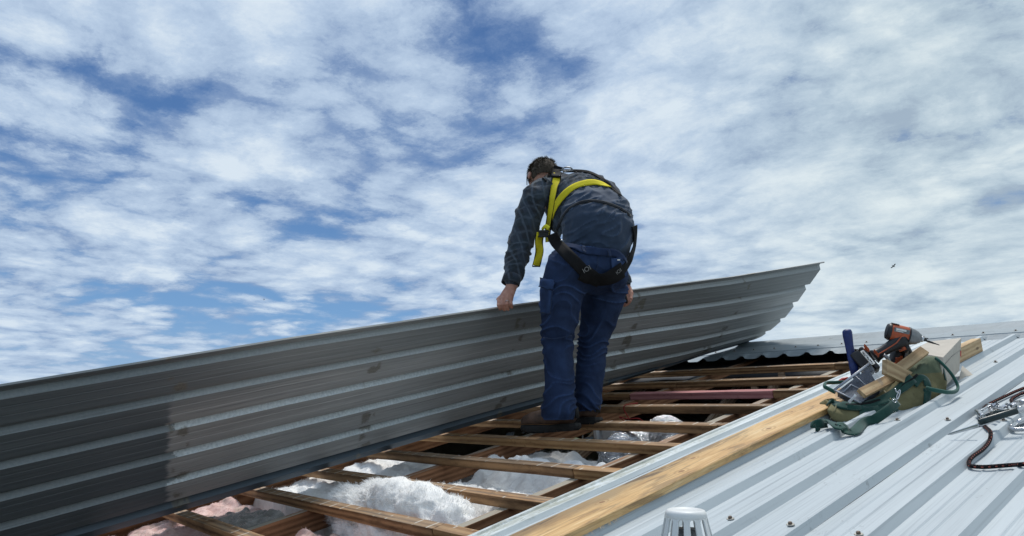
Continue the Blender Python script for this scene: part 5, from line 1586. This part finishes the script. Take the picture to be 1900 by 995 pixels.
# hammer
ham = thing('hammer', 'hammer with a dark blue rubber grip standing handle up in the bag', 'hammer', at(1592, 735, 3.05))
mb = MB()
hp = [at(1571, 613.5, 3.12), at(1572, 617, 3.12), at(1573, 625, 3.115), at(1575.5, 640, 3.11), at(1579, 658, 3.10), at(1584, 680, 3.08), at(1588, 700, 3.06)]
mb.tube([at(1570.5, 611.0, 3.12), at(1570.6, 612.0, 3.12)] + hp, [(.006, .005), (.013, .011), (.0180, .015), (.0205, .016), (.0200, .015), (.0175, .014), (.0170, .014), (.0185, .014), (.0185, .014)], 16, side=CR)
obj('grip', mb, M_BLUE, ham)
mb = MB(); mb.tube([hp[-1], at(1592, 720, 3.04), at(1594, 732, 3.03)], [(.012, .009)] * 3, 12, side=CR); obj('shaft', mb, M_GREYMET, ham)
mb = MB(); mb.cyl(at(1584, 735, 3.0), at(1604, 735, 3.07), .014, .014, 14); mb.tube(spline([at(1604, 735, 3.07), at(1612, 738, 3.10), at(1618, 745, 3.12)], 4), [(.013, .012)] * 4 + [(.013, .006)] * 4 + [(.012, .003)], 8)
obj('head', mb, M_GREYMET, ham)
mb = MB(); mb.box(at(1588.5, 668, 3.085), CR * .003, CU * .013, CB * .006); obj('grip_label', mb, M_OFFCUT, ham)

# ------------------------------------------------------------------ impact driver
def profile_tube(mb, pts, rads, seg=20, side=None, mat=0): mb.tube(pts, rads, seg, side=side or CB, mat=mat)
drv = thing('impact_driver', 'orange and black cordless impact driver lying on top of the tool bag', 'power tool', at(1650, 690, 3.05))
D0 = 3.05
def dp(px, py, dd=0.0): return at(px, py, D0 + dd)
# barrel axis: rear (1645,618) to chuck (1712,631)
ax0, ax1 = dp(1645, 614.5, .02), dp(1710, 629, -.01)
AX = (ax1 - ax0); AL = AX.length; AX /= AL
sx = (CB - AX * CB.dot(AX)).normalized(); sy = AX.cross(sx)
if sy.dot(CU) < 0: sy = -sy
A = lambda t, y=0, x=0: ax0 + AX * (AL * t) + sy * y + sx * x
mb = MB(); mb.tube([A(t) for t in (.0, .03, .12, .35, .58, .62)], [(.018, .020), (.026, .030), (.030, .036), (.031, .037), (.031, .036), (.029, .034)], 24, side=sx)
obj('motor_housing', mb, M_ORANGE, drv)
mb = MB(); mb.tube([A(-.015), A(.0), A(.08), A(.10)], [(.018, .020), (.0275, .032), (.0305, .0368), (.030, .036)], 20, side=sx)
for k in range(7): mb.tube([A(.11 + .028 * k, .0373 - .001 * k, -.016), A(.11 + .028 * k, .0385, 0), A(.11 + .028 * k, .0360, .014)], .0022, 6)
obj('rear_cap', mb, M_BLACK, drv)
mb = MB(); mb.tube([A(t) for t in (.60, .64, .74, .84, .88, .90, .96, .98)], [(.030, .035), (.0315, .036), (.030, .034), (.0255, .029), (.024, .027), (.021, .023), (.018, .019), (.014, .015)], 24, side=sx)
obj('gear_case', mb, M_GREYMET, drv)
mb = MB(); mb.tube([A(.60), A(.64)], [(.0322, .0375), (.0322, .0375)], 24, side=sx); obj('bumper', mb, M_BLACK, drv)
mb = MB(); mb.tube([A(.97), A(.99), A(1.03), A(1.05)], [.011, .013, .013, .011], 18); obj('chuck', mb, M_STEEL, drv)
mb = MB(); mb.tube([A(1.02), A(1.09), A(1.10), A(1.14)], [.0085, .0085, .005, .0045], 12)
tip = dp(1743, 640.5, -.02); b0 = A(1.12, -.003); mb.tube([b0, b0.lerp(tip, .25), b0.lerp(tip, .55), b0.lerp(tip, .6), tip], [.004, .0045, .004, .003, .0018], 10)
mb.tube([A(1.06, .004), dp(1722, 628)], [.003, .002], 8)
obj('bit', mb, M_BLACK, drv)
# side label on the orange housing
mb = MB(); mb.box(A(.36, .014, .0275), AX * .030, sy * .009, sx * .0035); lab = obj('name_plate', mb, M_GREYMET, drv, bevel=.001)
mb = MB(); mb.box(A(.33, .017, .0305), AX * .020, sy * .0035, sx * .0022)
for k in range(4): mb.box(A(.22 + .05 * k, .0095, .0312), AX * .0035, sy * .0016, sx * .0022)
obj('lettering', mb, M_LABEL, lab)
# handle from the housing down left to the battery
h0, h1 = dp(1671, 631, 0), dp(1622, 662, .01)
HA = (h1 - h0).normalized(); hsid = (CB - HA * CB.dot(HA)).normalized()
mb = MB(); mb.tube([h0.lerp(h1, t) for t in (-.15, .0, .2, .45, .7, .9, 1.0)], [(.024, .034), (.023, .034), (.019, .026), (.018, .023), (.018, .022), (.021, .026), (.024, .032)], 20, side=hsid)
obj('handle', mb, M_BLACK, drv)
mb = MB(); q_ = hsid.cross(HA)
if q_.dot(CU) < 0: q_ = -q_
mb.tube(spline([h0.lerp(h1, t) + hsid * .0195 + q_ * y for t, y in ((-.05, .018), (.12, .010), (.25, .006), (.8, .006), (.95, .010))], 5), .0026, 6)
mb.tube([h0.lerp(h1, .05) + q_ * .0 + hsid * .0, h0.lerp(h1, .06) - q_ * .042, h0.lerp(h1, .22) - q_ * .036], [.011, .009, .006], 10)
obj('grip_stripe', mb, M_ORANGE, drv)
mb = MB(); mb.tube([h0 + (-q_) * .02 + AX * .01, h0 - q_ * .045 + AX * .006, h0.lerp(h1, .1) - q_ * .052], [.012, .009, .006], 10); obj('trigger', mb, M_BLACK, drv)
# foot and battery
f0 = dp(1612, 668, .02); fx_ = (dp(1640, 676, -.02) - dp(1590, 661, .03)).normalized(); fz = HA; fy = fz.cross(fx_).normalized(); fx_ = fy.cross(fz)
mb = MB(); mb.box(f0, fx_ * .056, fy * .034, fz * .010); obj('foot', mb, M_BLACK, drv, bevel=.006)
mb = MB(); mb.box(f0 + fz * .032, fx_ * .054, fy * .033, fz * .020); bt = obj('battery', mb, M_BLACK, drv, bevel=.006)
fs_ = fy if fy.dot(CB) > 0 else -fy
mb = MB(); mb.box(dp(1610, 663.5, -.045), fx_ * .035, (CB * .6 + CU * .8).normalized().cross(fx_).normalized() * .009, (CB * .6 + CU * .8).normalized() * .002)
lb = obj('battery_label', mb, M_LABEL, bt)
mb = MB(); rr = random.Random(9); yv = (CB * .6 + CU * .8).normalized().cross(fx_).normalized()
for k in range(9): mb.box(dp(1610, 663.5, -.0485) + fx_ * (-.028 + .007 * k) + yv * rr.uniform(-.003, .003), fx_ * .0022, yv * rr.uniform(.002, .0045), CB * .0006)
obj('lettering', mb, M_BLACK, lb)
for k, (px, py) in enumerate(((1608, 646), (1626, 656))):
    mb = MB(); mb.box(dp(px, py, -.03), fx_ * (.016), fy * .010, (CB * .5 + CU * .8).normalized() * .006); obj('release_button', mb, M_ORANGE, bt, bevel=.003)
mb = MB(); mb.tube(spline([dp(1640, 659, -.02), dp(1646, 664, -.03), dp(1650, 672, -.03), dp(1652, 682, -.02)], 5), .008, 12); obj('belt_hook', mb, M_GREYMET, drv)
mb = MB(); polyprism(mb, [dp(1594, 648, .03), dp(1604, 646, .02), dp(1612, 652, .02), dp(1600, 653, .03)], CB, .012); obj('foot_trim', mb, M_ORANGE, drv)

# second driver below it, mostly hidden
dr2 = thing('cordless_drill', 'second black and orange cordless drill tucked behind the pine offcuts', 'power tool', at(1665, 680, 3.12))
mb = MB(); mb.tube([at(1672, 640, 3.13), at(1667, 655, 3.13), at(1660, 670, 3.12), at(1655, 686, 3.11)], [(.026, .032), (.026, .030), (.024, .026), (.024, .030)], 18, side=CB); obj('handle', mb, M_BLACK, dr2)
mb = MB(); mb.tube([at(1664, 642, 3.12), at(1676, 645, 3.11), at(1682, 655, 3.11), at(1680, 668, 3.12)], [.026, .028, .024, .018], 16); obj('motor_housing', mb, M_BLACK, dr2)
mb = MB(); mb.tube(spline([at(1680, 643, 3.09), at(1682.5, 652, 3.09), at(1681, 664, 3.09)], 5), .007, 8); obj('side_trim', mb, M_GREYMET, dr2)
mb = MB()
for k in range(4): mb.box(at(1664 + 2.8 * k, 672 - 2.2 * k, 3.085), CR * .004, CU * .011, CB * .004)
mb.box(at(1668, 665, 3.085), CR * .013, CU * .0025, CB * .004); mb.box(at(1665, 674, 3.085), CR * .014, CU * .002, CB * .004)
obj('vent_trim', mb, M_ORANGE, dr2)
# red thing between bag and edge
mb = MB(); mb.limb([at(1556, 709, 3.16), at(1564, 705, 3.16), at(1572, 702, 3.16)], [.006, .010, .006], CU, 12)
tag(obj('marker', mb, M_RED), 'small red plastic tool just behind the left bag handle', 'tool')

# ------------------------------------------------------------------ card box behind the bag
K = at(1750, 663, 3.06); KR = at(1784, 627, 3.42); KB = rf(-1.165, 3.40, .028); KRB = rf(-1.245, 3.88, .028)
lt = CR * -.20 - CU * .01 - V((0.0, 0, 0))
TL = at(1690, 652, 3.22); TBk = at(1722, 634, 3.50); TLb = TL - UPZ * .22; TBb = TBk - UPZ * .20
TLb = rf(TLb.x, TLb.dot(PV), .028); TBb = rf(TBb.x, TBb.dot(PV), .028)
mb = MB(); mb.add([K, KR, TBk, TL, KB, KRB, TBb, TLb], [(0, 1, 2, 3), (0, 4, 5, 1), (1, 5, 6, 2), (2, 6, 7, 3), (3, 7, 4, 0), (4, 7, 6, 5)])
cb_ = obj('card_box', mb, M_CARD, bevel=.002)
tag(cb_, 'plain grey beige cardboard box with a loose flap standing behind the tool bag', 'box')
mb = MB(); polyprism(mb, [at(1786, 679, 3.40), at(1806, 696, 3.34), at(1800, 699, 3.33), at(1778, 713, 3.24), at(1781, 700, 3.30)], CB, -.004); obj('flap', mb, M_CARD, cb_)
mb = MB(); k1, k2, k3 = K.lerp(KB, .27), K.lerp(KB, .22).lerp(KR.lerp(KRB, .30), .5), KR.lerp(KRB, .38)
off = (KB - K).cross(KR - K).normalized() * .0012
if off.dot(CB) < 0: off = -off
mb.strap([k1 + off, k2 + off, k3 + off], off.normalized(), .0015, .001); obj('crease', mb, M_GREYWOOL, cb_)
mb = MB(); mb.box(KR.lerp(KRB, .48) - (KR - K).normalized() * .006 + CB * .003, CR * .0022, CU * .013, CB * .001); obj('red_mark', mb, plain('red_spray', (.62, .10, .07), .7), cb_)
# stud lying up the roof behind the box
mb = MB(); mb.timber(rf(-1.335, 3.75, .095), rf(-1.325, 4.44, .095), PU, .045, .068, 6, .001)
tag(obj('timber_stud', mb, M_OFFCUT, bevel=.002), 'pale pine stud poking out behind the cardboard box', 'timber')
mb = MB(); mb.ball(rf(-1.338, 4.22, .096), .004, 8); mb.ball(rf(-1.303, 4.10, .066), .004, 8)
tag(obj('nail', mb, M_SCREW), 'nail heads in the pine stud behind the cardboard box', 'nail')

# ------------------------------------------------------------------ rope, rope grab, carabiners, chisel
r1 = spline([V(q + (0,)) for q in ((1990, 690), (1900, 722), (1870, 735), (1845, 747), (1828, 757), (1822, 770), (1821, 782), (1828, 793), (1838, 803),
      (1838, 814), (1834, 825), (1822, 838), (1806, 849), (1799, 858), (1799, 865), (1806, 868), (1830, 869), (1870, 866), (1900, 864), (1990, 858))], 8)
r1 = [P3(p.x, p.y, .006) for p in r1]
for _ in range(3): r1 = [r1[0]] + [(r1[i - 1] + r1[i] * 2 + r1[i + 1]) / 4 + (PN * .0012) for i in range(1, len(r1) - 1)] + [r1[-1]]
rp1 = MB(); rp1.tube(r1, .0058, 12)
tag(obj('rope', rp1, M_ROPE), 'black safety rope with orange flecks bent in a loop at the right edge', 'rope', 'flecked safety ropes')
r2 = [P3(p.x, p.y, .008) for p in spline([V((1990, 706, 0)), V((1905, 728, 0)), V((1888, 734, 0)), V((1877, 741, 0)), V((1878, 746, 0)), V((1890, 747, 0)), V((1915, 746, 0)), V((1990, 748, 0))], 8)]
rp2 = MB(); rp2.tube(r2, .0056, 12)
tag(obj('rope', rp2, M_ROPE), 'short bight of flecked rope above the steel karabiners', 'rope', 'flecked safety ropes')
grab = thing('rope_grab', 'shiny steel rope grab with ridged plates lying on the ribbed roof', 'hardware', onroof(1840, 765, .01))
def gp(x, y, n=.02): return P3(x, y, n)
mb = MB(); mb.tube([gp(1812, 764, .018), gp(1824, 773, .022)], .009, 14); mb.loft([[gp(1810, 763, .010), gp(1822, 775, .010), gp(1856, 762, .012), gp(1846, 750, .012)], [gp(1812, 762, .026), gp(1822, 771, .028), gp(1853, 758, .028), gp(1845, 749, .026)]], smooth=False)
obj('shell', mb, M_STEEL, grab, bevel=.002)
mb = MB()
rr = random.Random(4)
for k in range(9):
    c = gp(1838 + 6 * k, 753 + rr.uniform(-3, 4), .034 + rr.uniform(-.004, .006)); mb.box(c, (CR * cos(k) + CU * sin(k) * .5) * .010, CU * .005, CB * .006)
mb.tube([gp(1845, 760, .036), gp(1880, 764, .034)], .006, 10); mb.tube([gp(1822, 762, .036), gp(1836, 752, .036)], .004, 8)
obj('cam_plate', mb, M_STEEL, grab, bevel=.002)
mb = MB(); mb.tube([gp(1838, 768, .03), gp(1872, 763, .03)], [(.008, .006)] * 2, 10); obj('lever', mb, M_CHISEL, grab)
def karabiner(label, pts, n0, r=.0055):
    t = thing('karabiner', label, 'hardware', onroof(*pts[0], .01), 'steel karabiners')
    P = spline([gp(x, y, n0) for x, y in pts], 6); mb = MB(); mb.tube(P, r, 10); obj('frame', mb, M_STEEL, t)
    mb = MB(); a, b = gp(*pts[1], n0), gp(*pts[3], n0); mb.tube([a, a.lerp(b, .3), a.lerp(b, .7), b], [r, r * 1.5, r * 1.5, r], 12); obj('gate', mb, M_STEEL, t)
karabiner('steel karabiner lying flat at the right edge below the chisel', [(1876, 792), (1886, 786), (1898, 779), (1915, 772), (1935, 775), (1936, 786), (1915, 795), (1890, 797), (1878, 796), (1876, 792)], .012, .007)
karabiner('upper steel karabiner leaning on the rope bight', [(1876, 752), (1884, 747), (1897, 745), (1915, 747), (1925, 753), (1912, 758), (1893, 757), (1880, 757), (1876, 752)], .020)
chi = thing('chisel', 'long slim steel spike with a black grip lying across the rope grab', 'tool', onroof(1840, 782, .03))
a, b, c, e = onroof(1758, 807, .020), onroof(1815, 790, .045), onroof(1888, 763, .072), onroof(1965, 735, .09)
mb = MB(); mb.tube([a, a.lerp(b, .1), b, c, e], [(.0008, .0006), (.004, .0015), (.0065, .002), (.0065, .002), (.0065, .002)], 8, side=CU, smooth=False); obj('blade', mb, M_STEEL, chi)
mb = MB(); g0, g1 = onroof(1816, 784, .055), onroof(1888, 762, .078); mb.tube([g0, g0.lerp(g1, .02), g0.lerp(g1, .98), g1], [(.008, .007), (.0105, .0085), (.0105, .0085), (.009, .007)], 10, side=CU); obj('grip', mb, M_CHISEL, chi, bevel=.001)

# ------------------------------------------------------------------ vent cowl
cx_ = onroof(1272, 947, .150); axn = UPZ
cow = thing('vent_cowl', 'slotted white plastic vent cowl at the bottom edge of the picture', 'vent', cx_ - UPZ * .15)
R0 = .0435
mb = MB()
def rg_(z, r, n=56): return [cx_ + V((r * cos(2 * pi * k / n), r * sin(2 * pi * k / n), z)) for k in range(n)]
mb.loft([rg_(-.016, R0 + .0035), rg_(-.004, R0 + .001), rg_(0, R0 - .002), rg_(.0015, R0 - .006), rg_(-.001, R0 - .008), rg_(-.001, .012), rg_(-.0005, .002)], (False, True))
obj('cap', mb, M_WHITEPL, cow, solid=.002)
NR = 12
for k in range(NR):
    a = 2 * pi * k / NR + .15; w = .0095
    er = V((cos(a), sin(a), 0)); et = V((-sin(a), cos(a), 0))
    mb = MB(); ringz = []
    for z, r, ww in ((-.014, R0 + .003, .0100), (-.021, R0 + .0045, .0068), (-.08, R0 + .019, .0088), (-.13, R0 + .032, .0115)):
        c = cx_ + er * (r - .002) + UPZ * z; ringz.append([c - et * ww - er * .002, c + et * ww - er * .002, c + et * ww + er * .003, c - et * ww + er * .003])
    mb.loft(ringz, smooth=False); obj('slat', mb, M_WHITEPL, cow, bevel=.0015)
mb = MB(); mb.loft([rg_(-.125, R0 + .036), rg_(-.15, R0 + .042)], (False, False)); obj('base_ring', mb, M_WHITEPL, cow, solid=.004)
mb = MB(); mb.cyl(cx_ - UPZ * .04, cx_ - UPZ * .25, .030, .030, 24, smooth=True); obj('pipe', mb, M_GREYMET, cow)

# ------------------------------------------------------------------ birds far off
for px, py, dep, s_, lab in ((1658, 494, 120, 1.0, 'small dark bird gliding far off in the sky on the right'), (490, 556, 300, 1.1, 'tiny distant bird low in the blue sky on the left')):
    c = at(px, py, dep); mb = MB(); d1 = (CR * .8 - CU * .5).normalized(); d2 = (CR * .3 + CU * .6 + CB * .6).normalized()
    mb.tube([c - d1 * .35 * s_, c, c + d1 * .30 * s_], [.02, .07, .02], 8)
    for sg in (-1, 1): mb.add([c + d1 * .1, c - d1 * .1, c + d2 * (.55 * sg * s_) - d1 * .15, c + d2 * (.5 * sg * s_)], [(0, 1, 2, 3)])
    tag(obj('bird', mb, M_BIRD, solid=.01), lab, 'bird', 'birds in the sky')
